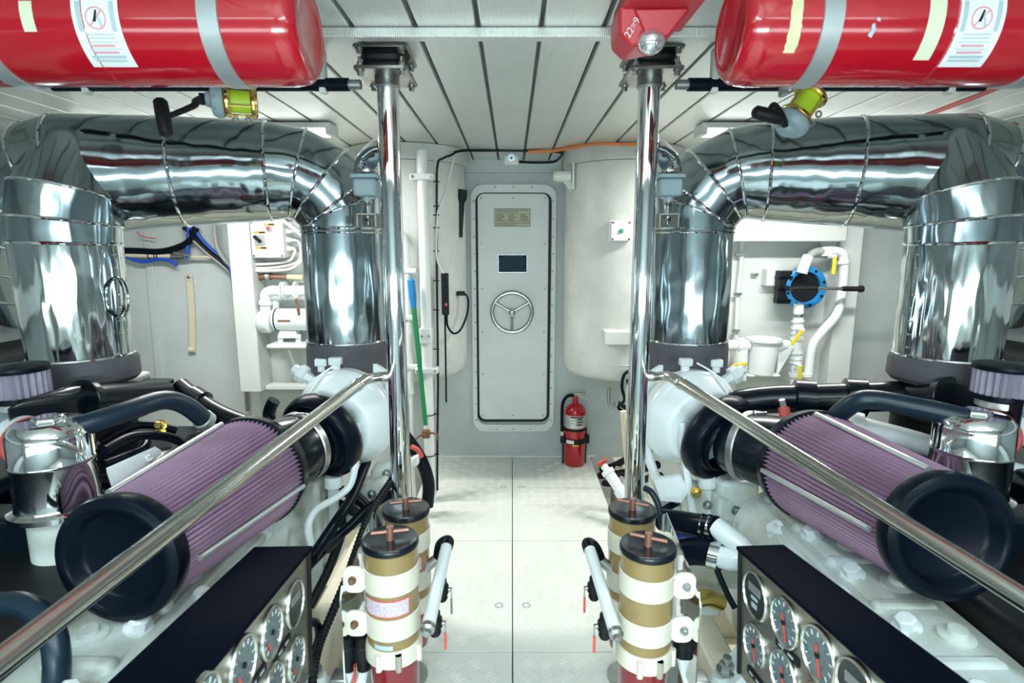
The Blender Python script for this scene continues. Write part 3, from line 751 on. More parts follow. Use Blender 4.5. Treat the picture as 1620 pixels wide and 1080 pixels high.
# ------------------------------------------------------------------ fishing reels stowed under the ceiling
def rod(x, y, z, label):
    t = thing('rod_holder', label, 'holder', (x, y, z), 'reel holders under the ceiling')
    MB().cyl((x, y-0.16, z), (x, y+0.06, z), 0.011, n=14).build('rod_stub', 'blackmat', t)
    for q in (-0.13, 0.04): MB().box(x-0.012, x+0.012, y+q-0.01, y+q+0.01, z+0.003, ZC).build('ceiling_clip', 'white_flat', t)
def reel(c, ax, s, handle, label, k=1.0, hub=0.075):
    """c centre, ax spool axis"""
    c = Vector(c); a = Vector(ax).normalized()
    t = thing('fishing_reel', label, 'reel', c, 'gold fishing reels under the ceiling')
    MB().lathe(c - a*0.026*k, a, [(0.026*k, 0), (0.026*k, 0.052*k)], 28).build('line_spool', 'lime', t)
    for e in (-1, 1):
        MB().lathe(c + a*e*0.026*k, a*e, [(0.034*k, -0.004), (0.037*k, 0), (0.037*k, 0.006), (0.034*k, 0.010), (0.028*k, 0.013), (0.0, 0.014)], 32).build('side_plate', 'brass', t)
    MB().lathe(c - a*s*0.036*k, -a*s, [(0.038*k, 0), (0.040*k, 0.004), (0.040*k, 0.016), (0.034*k, 0.026), (0.018*k, 0.030), (0.016*k, 0.040), (0.0, 0.041)], 32).build('gear_housing', 'grey_mount', t)
    for q in range(9):
        _, u, v = frame(a); th = q*2*PI/9; MB().ball(c - a*s*(0.036*k+0.018) + (u*math.cos(th)+v*math.sin(th))*0.036*k, 0.003, 8, 6).build('screw', 'blackmat', t)
    _, u, v = frame(a)
    for q in range(4):
        th = q*2*PI/4 + 0.5; o = (u*math.cos(th)+v*math.sin(th))*0.032*k
        MB().cyl(c - a*0.028*k + o, c + a*0.028*k + o, 0.0032, n=8).build('cross_bar', 'brass', t)
    dn = Vector((0, 0, -1)); dn = (dn - a*dn.dot(a)).normalized()
    for e in (-0.015, 0.015): MB().torus(c + dn*0.042*k + a*e, Y_, 0.007, 0.0025, 14, 6).build('harness_lug', 'steel', t)
    # crank arm and grip
    h0 = c - a*s*hub; h1, g0, g1 = [Vector(q) for q in handle]
    MB().tube([h0, (h0+h1)/2 + Vector((0, -0.008, 0.0)), h1, (g0+g1)/2], [0.010, 0.006], 10).build('crank_arm', 'blackmat', t)
    MB().cyl(c - a*s*0.05*k, h0 - a*s*0.006, 0.014, n=14).build('crank_hub', 'blackmat', t)
    gd = g1-g0
    MB().lathe(g0, gd, [(0.010, -0.002), (0.015, 0.004), (0.016, gd.length*0.5), (0.015, gd.length-0.006), (0.008, gd.length)], 18).build('grip_knob', 'blackmat', t)
    seat = c - dn*0.054*k
    MB().obox(seat, X, Y_, Z, 0.016, 0.06, 0.024).build('reel_foot', 'steel', t, bevel=0.003)
yl = 1.50
cl = P(380, 161, yl)
reel(cl, (1, 0.42, 0.02), 1, (P(305, 168, yl-0.10), P(253, 158, yl-0.14), P(264, 216, yl-0.15)), 'gold fishing reel with lime line and grey crank side, below the left red cylinder', 1.05, 0.085)
rod(cl.x, cl.y+0.02, cl.z+0.072, 'short black holder above the left fishing reel')
cr = P(1270, 168, yl)
reel(cr, (0.50, 0.1, 0.68), 1, (P(1224, 166, yl-0.07), P(1238, 188, yl-0.10), P(1191, 176, yl-0.10)), 'gold fishing reel with wide lime spool, below the right red cylinder', 1.15, 0.07)
rod(cr.x+0.03, cr.y+0.02, cr.z+0.082, 'short black holder above the right fishing reel')

# ------------------------------------------------------------------ fuel filters: gold canisters with cream straps
def canister(x, y, zt, s, label, lab=True, r=0.0645):
    t = thing('fuel_filter', label, 'filter', (x, y, zt-0.47), 'gold fuel filter canisters')
    MB().lathe((x, y, zt-0.30), Z, [(r, 0), (r, 0.285)], 40).build('canister', 'gold', t)
    MB().lathe((x, y, zt-0.018), Z, [(r+0.002, 0), (r+0.0045, 0.003), (r+0.0045, 0.013), (r+0.001, 0.018), (0.02, 0.013), (0.0, 0.013)], 40).build('lid', 'black', t)
    MB().lathe((x, y, zt-0.006), Z, [(0.010, 0), (0.009, 0.035), (0.0, 0.036)], 16).build('lid_screw', 'copper', t)
    a = math.radians(12 if s < 0 else -25); d = Vector((math.cos(a), math.sin(a), 0))
    MB().cyl(Vector((x, y, zt+0.016))-d*0.045, Vector((x, y, zt+0.016))+d*0.045, 0.0048, n=10).build('tee_bar', 'copper', t)
    for z0, z1 in ((0.062, 0.118), (0.178, 0.235)):
        st = MB().lathe((x, y, zt-z1), Z, [(r+0.001, 0), (r+0.0035, 0.001), (r+0.0035, z1-z0-0.001), (r+0.001, z1-z0)], 40, cap=False).build('strap', 'creamband', t)
        # bolted ear reaching to the backing plate
        ex = x + s*(r+0.022)
        poly = rrect(0.055, z1-z0+0.012, 0.02, 5)
        MB().prism(poly, (ex-s*0.004, y-0.030, zt-(z0+z1)/2), X, Z, 0.007).build('strap_ear', 'creamband', st, bevel=0.0015)
        MB().bolt((ex, y-0.037, zt-(z0+z1)/2), -Y_, 0.0075, 0.012).build('ear_bolt', 'rust' if s < 0 else 'steel', st)
    # cast head
    MB().lathe((x, y, zt-0.312), Z, [(r*0.98, 0), (r+0.006, 0.006), (r+0.006, 0.034), (r+0.002, 0.050)], 40).build('base_casting', 'creamband', t)
    for an in (-70, -20, 40, 110, 160, 250, 290):
        q = math.radians(an); MB().cyl((x+(r+0.006)*math.cos(q), y+(r+0.006)*math.sin(q), zt-0.311), (x+(r+0.006)*math.cos(q), y+(r+0.006)*math.sin(q), zt-0.268), 0.008, n=12).build('base_boss', 'creamband', t)
    MB().lathe((x, y, zt-0.44), Z, [(r*0.5, 0), (r*0.86, 0.012), (r*0.93, 0.05), (r*0.95, 0.13)], 36).build('fuel_bowl', 'bowl', t)
    MB().cyl((x, y, zt-0.47), (x, y, zt-0.435), 0.012, n=14).build('drain_valve', 'steel', t)
    if lab:
        def lab_patch(nm, a0, a1, z0, z1, m, rr, par):
            vs = []; nn = 10
            for i in range(nn+1):
                q = math.radians(a0+(a1-a0)*i/nn)
                for z in (z0, z1): vs.append((x+rr*math.cos(q), y+rr*math.sin(q), zt-z))
            return MB().add(vs, [[2*i, 2*i+2, 2*i+3, 2*i+1] for i in range(nn)]).build(nm, m, par)
        l = lab_patch('caution_label', -148, -40, 0.172, 0.128, 'needle', r+0.0008, t)
        lab_patch('label_print', -146, -42, 0.169, 0.131, 'pinklabel', r+0.0014, l)
        lab_patch('part_label', -122, -80, 0.258, 0.246, 'ink', r+0.0008, t)
    return t
CAN = {-1: [(-0.298, 1.276, 0.786), (-0.308, 1.525, 0.745)], 1: [(0.333, 1.272, 0.772), (0.345, 1.505, 0.752)]}
canister(*CAN[-1][0], -1, 'front gold fuel filter of the left pair, pink caution label and red bowl')
canister(*CAN[-1][1], -1, 'rear gold fuel filter of the left pair at the post foot')
canister(*CAN[1][0], 1, 'front gold fuel filter of the right pair, no caution label', lab=False)
canister(*CAN[1][1], 1, 'rear gold fuel filter of the right pair at the post foot', lab=False)

def filter_stand(s):
    (x, y, z), (x2, y2, z2) = CAN[s]
    side = 'left' if s < 0 else 'right'
    xp = x + s*0.105
    t = thing('filter_bracket', 'steel backing plate holding the %s pair of fuel filters' % side, 'bracket', (xp, (y+y2)/2, 0.0), 'fuel filter brackets')
    u = Vector((x2-x, y2-y, 0)).normalized()
    o = Vector((xp, y-0.10, 0))
    ln = (Vector((x2, y2, 0))-Vector((x, y, 0))).length
    poly = [(0.02, z-0.36), (0.02, z-0.115), (0.04, z-0.09), (ln+0.16, z2-0.045), (ln+0.2, z2-0.07), (ln+0.2, z2-0.36)]
    MB().prism(poly, o, u, Z, 0.004).build('backing_plate', 'chrome', t)
    for q in (0.09, ln+0.14):
        c = o + u*q
        MB().obox(c + X*s*0.03 + Z*0.2, X, Y_, Z, 0.04, 0.045, 0.44).build('support_leg', 'steel', t, bevel=0.003)
        MB().obox(c + X*s*0.03 + Z*0.0, X, Y_, Z, 0.09, 0.09, 0.012).build('foot_plate', 'steel', t, bevel=0.002)
    return t
filter_stand(-1); filter_stand(1)

def fuel_manifold(s, top, bot, vals, elbow):
    side = 'left' if s < 0 else 'right'
    t = thing('fuel_manifold', 'white pipe manifold with black valves beside %s fuel filters' % side, 'pipe', (bot.x, bot.y, bot.z-0.05), 'fuel manifolds')
    d = (bot-top).normalized()
    MB().cyl(top, bot, 0.0165, n=20).build('white_pipe', 'white', t)
    MB().lathe(bot - d*0.004, d, [(0.0175, 0), (0.0175, 0.012), (0.010, 0.016), (0.009, 0.026), (0.0, 0.027)], 18).build('end_plug', 'steel', t)
    MB().tube([top + d*0.01, top - d*0.016, top - d*0.02 + Vector((s*0.018, -0.004, -0.012)), elbow], 0.0185, 14).build('black_elbow', 'rubber', t)
    MB().cyl(elbow, elbow + Vector((s*0.04, -0.012, -0.03)), 0.015, n=14).build('hose_tail', 'steel', t)
    for c, m in vals:
        c = Vector(c)
        v = MB().lathe(c + Z*0.035, -Z, [(0.012, 0), (0.014, 0.004), (0.014, 0.018), (0.019, 0.022), (0.019, 0.044), (0.014, 0.048), (0.016, 0.060), (0.012, 0.068)], 14).build('ball_valve', 'blackmat', t)
        MB().cyl(c, c - X*s*0.026, 0.006, n=10).build('valve_stem', 'steel', v)
        MB().obox(c - X*s*0.027 + Z*-0.012 + Vector((0, -0.004, 0)), X, Y_, Z, 0.003, 0.009, 0.035).build('lever', 'steel', v)
        MB().obox(c - X*s*0.027 + Z*-0.045 + Vector((0, -0.008, 0)), X, Y_, Z, 0.0055, 0.011, 0.045).build('lever_grip', m, v, bevel=0.002)
    return t
fuel_manifold(-1, P(707, 862, 1.50), P(677, 992, 1.20), [(P(699, 932, 1.42), 'steel'), (P(688, 985, 1.28), 'needle')], P(695, 880, 1.52))
fuel_manifold(1, P(932, 866, 1.49), P(974, 1000, 1.20), [(P(940, 930, 1.42), 'needle'), (P(957, 990, 1.28), 'needle')], P(948, 884, 1.50))

# ------------------------------------------------------------------ gauge boxes
def gauge_box(s, O, vp, width, Lb, gauges, tags, dark, label):
    O = Vector(O); a = Vector(vp).normalized(); b = -Z; b = (b - a*b.dot(a)).normalized()
    n = b.cross(a) if s < 0 else a.cross(b)
    if n.x*s > 0: n = -n
    n.normalize(); H = 0.315
    t = thing('gauge_box', label, 'instrument panel', O + b*H, 'engine gauge boxes')
    MB().obox(O + a*Lb/2 + b*(H/2+0.004) - n*(width/2+0.004), a, b, n, Lb, H-0.01, width-0.01).build('enclosure', 'black', t, bevel=0.004)
    MB().obox(O + a*(Lb/2) + b*0.002 - n*(width/2-0.004), a, b, n, Lb+0.012, 0.010, width+0.012).build('top_cover', 'boxtop', t, bevel=0.003)
    MB().obox(O + a*Lb/2 + b*(H/2+0.006) - n*0.0, a, b, n, Lb-0.004, H-0.012, 0.005).build('face_plate', 'brushed', t, bevel=0.001)
    MB().obox(O + a*0.004 + b*(H/2), a, b, n, 0.010, H, 0.016).build('edge_trim', 'blackmat', t, bevel=0.002)
    fo = O + n*0.003
    for i, (px, py, r) in enumerate(gauges):
        c = PN(px, py, fo, n)
        g = MB().lathe(c, n, [(r, 0), (r, 0.005), (r*0.95, 0.009), (r*0.90, 0.009), (r*0.87, 0.005)], 36, cap=False).build('gauge', 'bezel', t)
        MB().lathe(c, n, [(r*0.88, 0.001), (r*0.88, 0.005), (0.0, 0.005)], 32).build('dial', 'darkdial' if i in dark else 'dial', g)
        if i in dark:
            MB().obox(c + n*0.006 - b*r*0.25, a, b, n, r*0.95, r*0.34, 0.002).build('display', 'lcd', g)
            if s > 0:
                MB().obox(c + n*0.006 + b*r*0.12, a, b, n, r*0.5, r*0.14, 0.001).build('legend', 'ink', g)
                MB().obox(c + n*0.006 + b*r*0.42, a, b, n, r*0.42, r*0.2, 0.001).build('legend', 'ink', g)
        else:
            th = math.radians((-62 if s > 0 else 112) + 8*math.sin(i*2.1)); d = (-a*s)*math.cos(th) - b*math.sin(th); 
            d = (a*0.22 + b*0.97).normalized() if s > 0 else (a*-0.5 + b*0.86).normalized()
            q = -0.35 if s > 0 else 0.0
            st = Vector() if s > 0 else a*r*0.45 + b*r*0.2
            MB().obox(c + st + n*0.0075 + d*r*(q+(0.72 if s > 0 else 0.45))/2, d, n.cross(d), n, r*((0.72 if s > 0 else 0.45)-q), r*0.12, 0.001).build('needle', 'needle', g)
            MB().cyl(c + n*0.005, c + n*0.009, r*0.10, n=12).build('needle_hub', 'blackmat', g)
            for k in range(11):
                q2 = math.radians(-140 + k*28 + 90); e = a*math.cos(q2) - b*math.sin(q2)
                MB().obox(c + n*0.006 + e*r*0.72, e, n.cross(e), n, r*0.16, r*0.04, 0.001).build('tick', 'paper', g)
    for px, py, l in tags:
        c = PN(px, py, fo, n)
        p = MB().obox(c + n*0.002, a, b, n, l, 0.017, 0.003).build('legend_plate', 'blackmat', t)
        for q in (-0.22, 0.2): MB().obox(c + n*0.004 + a*l*q, a, b, n, l*0.22, 0.005, 0.0008).build('lettering', 'ink', p)
    return t
gauge_box(-1, P(487, 866, 1.273), (0.028, -0.992, 0.132), 0.130, 0.80,
          [(464, 955, 0.053), (427, 1000, 0.053), (381, 1052, 0.053), (466, 1042, 0.050), (431, 1087, 0.050), (318, 1120, 0.053), (388, 1140, 0.05)],
          [(446, 1024, 0.085), (405, 1073, 0.085), (462, 1094, 0.06)], (0,), 'black topped steel gauge box on the left engine, red needled dials')
gauge_box(1, P(1172, 866, 1.28), (0.061, -0.998, 0.123), 0.110, 0.80,
          [(1197, 942, 0.056), (1244, 984, 0.053), (1298, 1036, 0.055), (1196, 1021, 0.050), (1242, 1068, 0.052), (1358, 1094, 0.055), (1300, 1125, 0.052)],
          [(1246, 1030, 0.085), (1196, 1072, 0.075), (1300, 1080, 0.07)], (0, 5), 'black topped steel gauge box on the right engine with digital display')

# ------------------------------------------------------------------ air filters, intake hoses, turbochargers
ENG = {-1: dict(cap=Vector((-0.812, 1.075, 0.851)), base=Vector((-0.776, 1.593, 0.826)), ring=Vector((-0.652, 1.86, 0.848)), turbo=Vector((-0.605, 1.96, 0.875)), rods=(112, -12, 232)),
       1: dict(cap=Vector((0.905, 1.083, 0.895)), base=Vector((0.905, 1.60, 0.842)), ring=Vector((0.712, 1.86, 0.842)), turbo=Vector((0.655, 1.96, 0.872)), rods=(98, 182, 310))}
def air_filter(s, label):
    e = ENG[s]; c, b = e['cap'], e['base']; a = (b-c).normalized(); L = (b-c).length
    r0, r1 = 0.128, 0.162; Np = 76
    t = thing('air_filter', label, 'air filter', c - Z*r0, 'mauve cone air filters')
    _, u, v = frame(a)
    rings = []
    for h, r in ((0.015, r0), (L-0.012, r1)):
        rings.append([c + a*h + (u*math.cos(PI*k/Np) + v*math.sin(PI*k/Np))*(r if k % 2 else r-0.017) for k in range(2*Np)])
    MB().loops(rings, cap=False).build('pleated_media', 'pink', t, smooth=0)
    MB().lathe(c - a*0.018, a, [(0.0, 0.034), (0.086, 0.032), (0.098, 0.024), (0.104, 0.004), (0.112, -0.002), (0.122, 0.0), (r0+0.006, 0.006), (r0+0.009, 0.02), (r0+0.004, 0.046), (r0-0.004, 0.05)], 56).build('end_cap', 'rubber', t, smooth=50)
    MB().lathe(b - a*0.018, a, [(r1+0.001, 0), (r1+0.005, 0.004), (r1+0.005, 0.030), (r1-0.01, 0.036), (0.13, 0.036)], 56).build('base_ring', 'black', t)
    for an in e['rods']:
        th = math.radians(an); d = Vector((math.cos(th), 0, math.sin(th)))
        p0 = c + a*0.05 + d*(r0+0.004); p1 = b - a*0.03 + d*(r1+0.004)
        MB().tube([p0, p1], 0.008, 10, 0).build('tie_rod', 'alu', t)
    return t
air_filter(-1, 'mauve pleated cone air filter with black end cap on the left engine')
air_filter(1, 'mauve pleated cone air filter with black end cap on the right engine')

def intake(s):
    e = ENG[s]; side = 'left' if s < 0 else 'right'
    b, g, tb = e['base'], e['ring'], e['turbo']; a0 = (b-e['cap']).normalized()
    t = thing('intake_hose', 'black intake hose between air filter and turbo on the %s engine' % side, 'hose', g - Z*0.14, 'black intake hoses')
    p1 = b + a0*0.022; p2 = b + (g-b)*0.55; p3 = g
    d = (tb-b).normalized()
    MB().tube([p1, p1 + a0*0.05, p2, g - d*0.05], [0.140, 0.098], 40, 6, cap=False).build('reducer', 'black', t)
    MB().lathe(b + (g-b)*0.62, (g-b), [(0.112, 0), (0.116, 0.004), (0.116, 0.022), (0.112, 0.026)], 40, cap=False).build('clamp_band', 'steel', t)
    q = b + (g-b)*0.62 + Vector((0.02, 0, 0.112))
    MB().obox(q, X, Y_, Z, 0.04, 0.018, 0.016).build('clamp_screw', 'chrome', t, bevel=0.002)
    ax = (tb-g).normalized()
    MB().lathe(g - ax*0.055, ax, [(0.098, 0), (0.105, 0.005), (0.106, 0.022), (0.120, 0.024), (0.126, 0.012), (0.138, 0.008), (0.150, 0.018), (0.157, 0.040), (0.157, 0.060), (0.150, 0.078), (0.125, 0.085)], 48, cap=False).build('hump_collar', 'rubber', t, smooth=60)
    # red sticker on the reducer
    _, u, v = frame(a0)
    rs = []
    for i in range(9):
        th = math.radians(58 + i*7) if s < 0 else math.radians(70 + i*7)
        o = Vector((math.cos(th), 0, math.sin(th)))
        rs.append((p1 + a0*0.012 + o*0.1405, p1 + a0*0.034 + o*0.1365))
    MB().add([q for r in rs for q in r], [[2*i, 2*i+2, 2*i+3, 2*i+1] for i in range(8)]).build('red_sticker', 'red_soft', t)
    return t
intake(-1); intake(1)

def turbo(s):
    e = ENG[s]; side = 'left' if s < 0 else 'right'
    g, tb = e['ring'], e['turbo']; ax = Vector((0.28*-s, 1, 0.0)).normalized()
    ax = ((tb-g).normalized() + Vector((0, 1.4, 0))).normalized()
    c = tb
    t = thing('turbocharger', 'white painted turbocharger below the inner duct riser on the %s engine' % side, 'turbocharger', c - Z*0.18, 'white turbochargers')
    MB().lathe(c - ax*0.075, ax, [(0.115, 0), (0.130, 0.0), (0.140, 0.012), (0.150, 0.030), (0.170, 0.055), (0.180, 0.090), (0.178, 0.125), (0.160, 0.155), (0.12, 0.172), (0.10, 0.20), (0.10, 0.26), (0.0, 0.262)], 64).build('compressor_housing', 'white', t, smooth=60)
    MB().torus(c + ax*0.01, ax, 0.150, 0.034, 56, 14, math.radians(0), math.radians(360)).build('volute', 'white', t, smooth=60)
    MB().lathe(c + ax*0.115, ax, [(0.165, 0), (0.188, 0.004), (0.188, 0.020), (0.165, 0.024)], 56).build('v_band', 'white', t)
    # turbine housing and outlet neck rising into the lagging
    MB().lathe(c + ax*0.19, ax, [(0.09, 0), (0.14, 0.02), (0.15, 0.07), (0.12, 0.13), (0.0, 0.14)], 40).build('turbine_housing', 'white_dirty', t, smooth=60)
    fx = -0.635 if s < 0 else 0.675
    MB().tube([c + ax*0.24 , Vector((fx, 2.16, 0.93)), Vector((fx, 2.15, 0.99))], 0.115, 32).build('outlet_neck', 'lag', t)
    # small unions on top
    for dx, dy, h in ((-0.03, 0.02, 0.03), (0.09*s, 0.05, 0.02)):
        q = c + Vector((dx, dy, 0.165))
        MB().cyl(q, q + Z*h, 0.016, n=14).build('union_stem', 'white', t)
        MB().obox(q + Z*(h+0.014), X, Y_, Z, 0.045, 0.035, 0.028).build('union_block', 'white', t, bevel=0.005)
    q = c + Vector((s*0.12, 0.06, 0.12)); d = Vector((s*0.8, 0.2, 0.45)).normalized()
    MB().lathe(q, d, [(0.022, 0), (0.022, 0.04), (0.034, 0.045), (0.034, 0.075), (0.020, 0.08), (0.020, 0.10)], 6).build('hex_union', 'white', t)
    q = c + Vector((-s*0.165, 0.03, 0.03))
    MB().lathe(q, Vector((-s, -0.2, 0.1)), [(0.02, 0), (0.02, 0.03), (0.028, 0.035), (0.028, 0.05), (0.0, 0.052)], 16).build('side_boss', 'white', t)
    # thin sense line over the housing
    MB().tube([c + Vector((s*0.01, 0.02, 0.205)), c + Vector((s*0.08, -0.02, 0.16)), c + Vector((s*0.15, -0.05, 0.07)), c + Vector((s*0.175, -0.03, 0.0))], 0.0035, 8).build('sense_line', 'white', t)
    # oil lines below
    if s < 0:
        MB().tube([P(566, 668, 1.86), P(564, 700, 1.84), P(562, 735, 1.82), P(553, 768, 1.80), P(530, 788, 1.76), P(500, 806, 1.70), P(488, 830, 1.66), P(492, 860, 1.66)], 0.0125, 12).build('oil_line', 'white', t)
        MB().tube([P(616, 606, 1.98), P(611, 645, 1.98), P(600, 690, 1.98), P(585, 725, 1.98)], 0.013, 12).build('oil_line', 'white', t)
        a, b = P(527, 752, 1.84), P(528, 840, 1.84)
    else:
        MB().tube([P(1080, 668, 1.86), P(1080, 700, 1.85), P(1086, 740, 1.84), P(1092, 785, 1.82), P(1098, 815, 1.80)], 0.0125, 12).build('oil_line', 'white', t)
        MB().tube([P(1022, 690, 1.98), P(1024, 715, 1.98), P(1034, 745, 1.96), P(1044, 768, 1.92)], 0.017, 12).build('oil_line', 'white', t)
        a, b = P(1118, 752, 1.86), P(1122, 830, 1.86)
    MB().lathe(a, b-a, [(0.030, 0), (0.030, 0.04), (0.019, 0.045), (0.019, (b-a).length)], 16).build('drain_pipe', 'white', t)
    return t
turbo(-1); turbo(1)

# ------------------------------------------------------------------ engines
def engine(s):
    side = 'left' if s < 0 else 'right'
    ox = 0.0 if s < 0 else 0.045
    xx = lambda v: s*v + (ox if s > 0 else 0)
    t = thing('marine_engine', 'white and black marine diesel engine on the %s side of the walkway' % side, 'engine', (xx(1.15), 1.3, 0.0), 'twin marine engines')
    def B(nm, x0, x1, y0, y1, z0, z1, m, bev=0.01, par=None):
        return MB().box(min(xx(x0), xx(x1)), max(xx(x0), xx(x1)), y0, y1, z0, z1).build(nm, m, par or t, bevel=bev)
    B('crankcase', 0.80, 1.50, 0.35, 2.05, 0.03, 0.52, 'white_dirty', 0.03)
    B('oil_pan', 0.88, 1.42, 0.40, 1.95, -0.20, 0.04, 'black', 0.04)
    # inner cylinder bank: white rocker cover under the air filter, with bolt heads
    c0, c1 = 0.70 if s < 0 else 0.69, 0.95
    prof = [(0, 0.44), (0.0, 0.60), (0.035, 0.665), (0.10, 0.70), (0.20, 0.70), (0.29, 0.66), (0.31, 0.44)]
    MB().prism(prof if s > 0 else prof, (xx(c0), 1.75 if s > 0 else 0.30, 0), X*s, Z, 1.45).build('rocker_cover', 'white_dirty', t, bevel=0.012)
    B('exhaust_rail', 0.735, 0.775, 0.35, 1.70, 0.655, 0.69, 'white_dirty', 0.01)
    for i in range(7):
        y = 0.50 + i*0.19
        MB().bolt((xx(0.79), y, 0.692), Vector((-s*0.35, -0.1, 1)), 0.021, 0.030).build('cover_bolt', 'white', t)
    for i in range(4):
        y = 0.55 + i*0.33
        MB().lathe((xx(0.745), y, 0.66), Vector((-s*0.9, -0.2, 0.5)), [(0.03, 0), (0.03, 0.02), (0.016, 0.024), (0.014, 0.04)], 20).build('plug', 'white', t)
    for i in range(8):
        y = 0.42 + i*0.18
        B('cover_rib', 0.76, 0.90, y-0.018, y+0.018, 0.66, 0.708, 'white_dirty', 0.012)
        MB().lathe((xx(0.86), y+0.07, 0.69), Vector((0, -0.1, 1)), [(0.034, 0), (0.034, 0.018), (0.020, 0.022), (0.018, 0.034), (0.0, 0.036)], 20).build('injector_boss', 'white_dirty', t)
    MB().tube([(xx(0.725), 0.35, 0.65), (xx(0.722), 0.8, 0.655), (xx(0.73), 1.2, 0.65), (xx(0.735), 1.7, 0.655)], 0.016, 12).build('fuel_rail', 'white_dirty', t)
    # valley: dark deck, outer bank
    B('valley_deck', 0.98, 1.62, 0.30, 2.02, 0.50, 0.72, 'blackmat', 0.02)
    B('outer_bank', 1.42, 1.66, 0.40, 2.0, 0.60, 0.84, 'black', 0.03)
    B('intake_runner_box', 1.06, 1.36, 1.5, 1.95, 0.70, 0.86, 'black', 0.03)
    # flange where the outboard riser leaves the engine
    nx_ = -1.401 if s < 0 else 1.412
    MB().lathe((nx_, 1.80, 0.88), Z, [(0.13, 0), (0.13, 0.06), (0.155, 0.065), (0.155, 0.09), (0.14, 0.095), (0.14, 0.135)], 40).build('exhaust_flange', 'blackmat', t)
    # vertical bracket work under the turbo
    B('turbo_pedestal', 0.66, 0.80, 1.80, 2.10, 0.30, 0.70, 'white_dirty', 0.015)
    # mounts
    for y in (0.8, 1.55):
        m_ = MB().lathe((xx(0.60), y, 0.10 if False else -0.02), Z, [(0.085, 0), (0.085, 0.03), (0.07, 0.06), (0.05, 0.11), (0.03, 0.115), (0.022, 0.2)], 28).build('rubber_mount', 'white_dirty', t)
        MB().prism([(0, 0.12), (0.22, 0.12), (0.22, 0.34), (0.16, 0.34)], (xx(0.58), y+0.055*s, 0), X*s, Z, 0.11).build('mount_arm', 'white', t, bevel=0.008)
        MB().bolt((xx(0.62), y, 0.19), Z, 0.022, 0.03).build('mount_bolt', 'steel', t)
        MB().cyl((xx(0.62), y, 0.13), (xx(0.62), y, 0.24), 0.013, n=12).build('mount_stud', 'steel', t)
    return t
EL, ER = engine(-1), engine(1)

# dark pipework on top of the left engine
def piece(name, label, cat, mb, m, group=None, **k):
    return tag(mb.build(name, m, **k), label, cat, group)
# left intake manifold
t = thing('intake_manifold', 'black cast intake manifold across the left engine top', 'manifold', P(190, 655, 1.75), 'intake manifolds')
MB().cyl(P(132, 634, 1.62), P(258, 622, 1.92), 0.052, 0.048, n=28).build('log', 'black', t)
MB().lathe(P(132, 634, 1.62), (P(258, 622, 1.92)-P(132, 634, 1.62)), [(0.064, -0.008), (0.064, 0.016)], 24).build('end_flange', 'black', t, bevel=0.003)
a = P(75, 640, 1.50); b = P(140, 632, 1.62)
MB().obox((a+b)/2 - Z*0.02, (b-a), Y_, Z, (b-a).length+0.06, 0.20, 0.12).build('plenum', 'black', t, bevel=0.03, bseg=4)
MB().obox(P(225, 608, 1.93), X, Y_, Z, 0.16, 0.12, 0.02).build('top_plate', 'black', t, bevel=0.006)
MB().obox(P(120, 606, 1.80), Vector((1, 0.1, 0)), Y_, Z, 0.34, 0.22, 0.03).build('heat_shield', 'alu', t, bevel=0.01)
piece('coolant_hose', 'thick bent blue-black hose behind the left air filter', 'hose',
      MB().tube([P(120, 676, 1.34), P(160, 664, 1.38), P(205, 649, 1.44), P(250, 634, 1.52), P(275, 634, 1.56), P(300, 645, 1.60), P(328, 668, 1.64)], 0.027, 20), 'hose', 'bent blue-black coolant hoses')
piece('hose_clamp', 'silver clamp on the bent hose behind the left air filter', 'clamp', MB().lathe(P(324, 665, 1.635), P(334, 672, 1.655)-P(320, 662, 1.628), [(0.028, -0.012), (0.031, -0.010), (0.031, 0.010), (0.028, 0.012)], 24), 'alu', 'hose clamps')
t = thing('charge_air_pipe', 'black air pipe with collar behind the left bent hose', 'pipe', P(330, 645, 1.9), 'charge air pipes')
MB().tube([P(285, 612, 2.02), P(310, 632, 1.98), P(345, 654, 1.94), P(400, 676, 1.9), P(455, 690, 1.92)], 0.036, 20).build('pipe', 'black', t)
MB().lathe(P(312, 633, 1.98), P(340, 651, 1.945)-P(312, 633, 1.98), [(0.042, -0.03), (0.046, -0.026), (0.046, 0.026), (0.042, 0.03)], 24).build('collar', 'black', t)
for i, pts in enumerate(([P(165, 712, 1.40), P(210, 690, 1.5), P(260, 690, 1.58), P(290, 700, 1.62)], [P(165, 735, 1.42), P(200, 722, 1.48), P(225, 712, 1.52), P(232, 700, 1.56)], [P(160, 700, 1.62), P(220, 672, 1.7), P(280, 680, 1.75)])):
    piece('black_hose', ['upper thin black hose in the dark gap beside the left chrome canister', 'short black hose stub beside the left chrome canister', 'black hose deep under the left bent hose'][i], 'hose', MB().tube(pts, 0.013, 12), 'rubber', 'thin black engine hoses')
piece('brass_fitting', 'small brass fitting in the dark gap under left bent hose', 'fitting', MB().bolt(P(256, 672, 1.60), Vector((0.2, -1, 0.3)), 0.012, 0.03).bolt(P(256, 684, 1.60), Vector((0.2, -1, 0.3)), 0.010, 0.03), 'brass')
t = thing('white_bracket', 'white flat bracket with bolt beside left air filter', 'bracket', P(195, 752, 1.28))
MB().add([P(168, 740, 1.22), P(245, 706, 1.42), P(255, 712, 1.42), P(178, 770, 1.20)] + [v - Z*0.012 for v in (P(168, 740, 1.22), P(245, 706, 1.42), P(255, 712, 1.42), P(178, 770, 1.20))], [[0,1,2,3],[7,6,5,4],[0,4,5,1],[1,5,6,2],[2,6,7,3],[3,7,4,0]]).build('plate', 'white', t)
MB().bolt(P(231, 728, 1.36), Z, 0.012, 0.014).build('bolt', 'white', t)

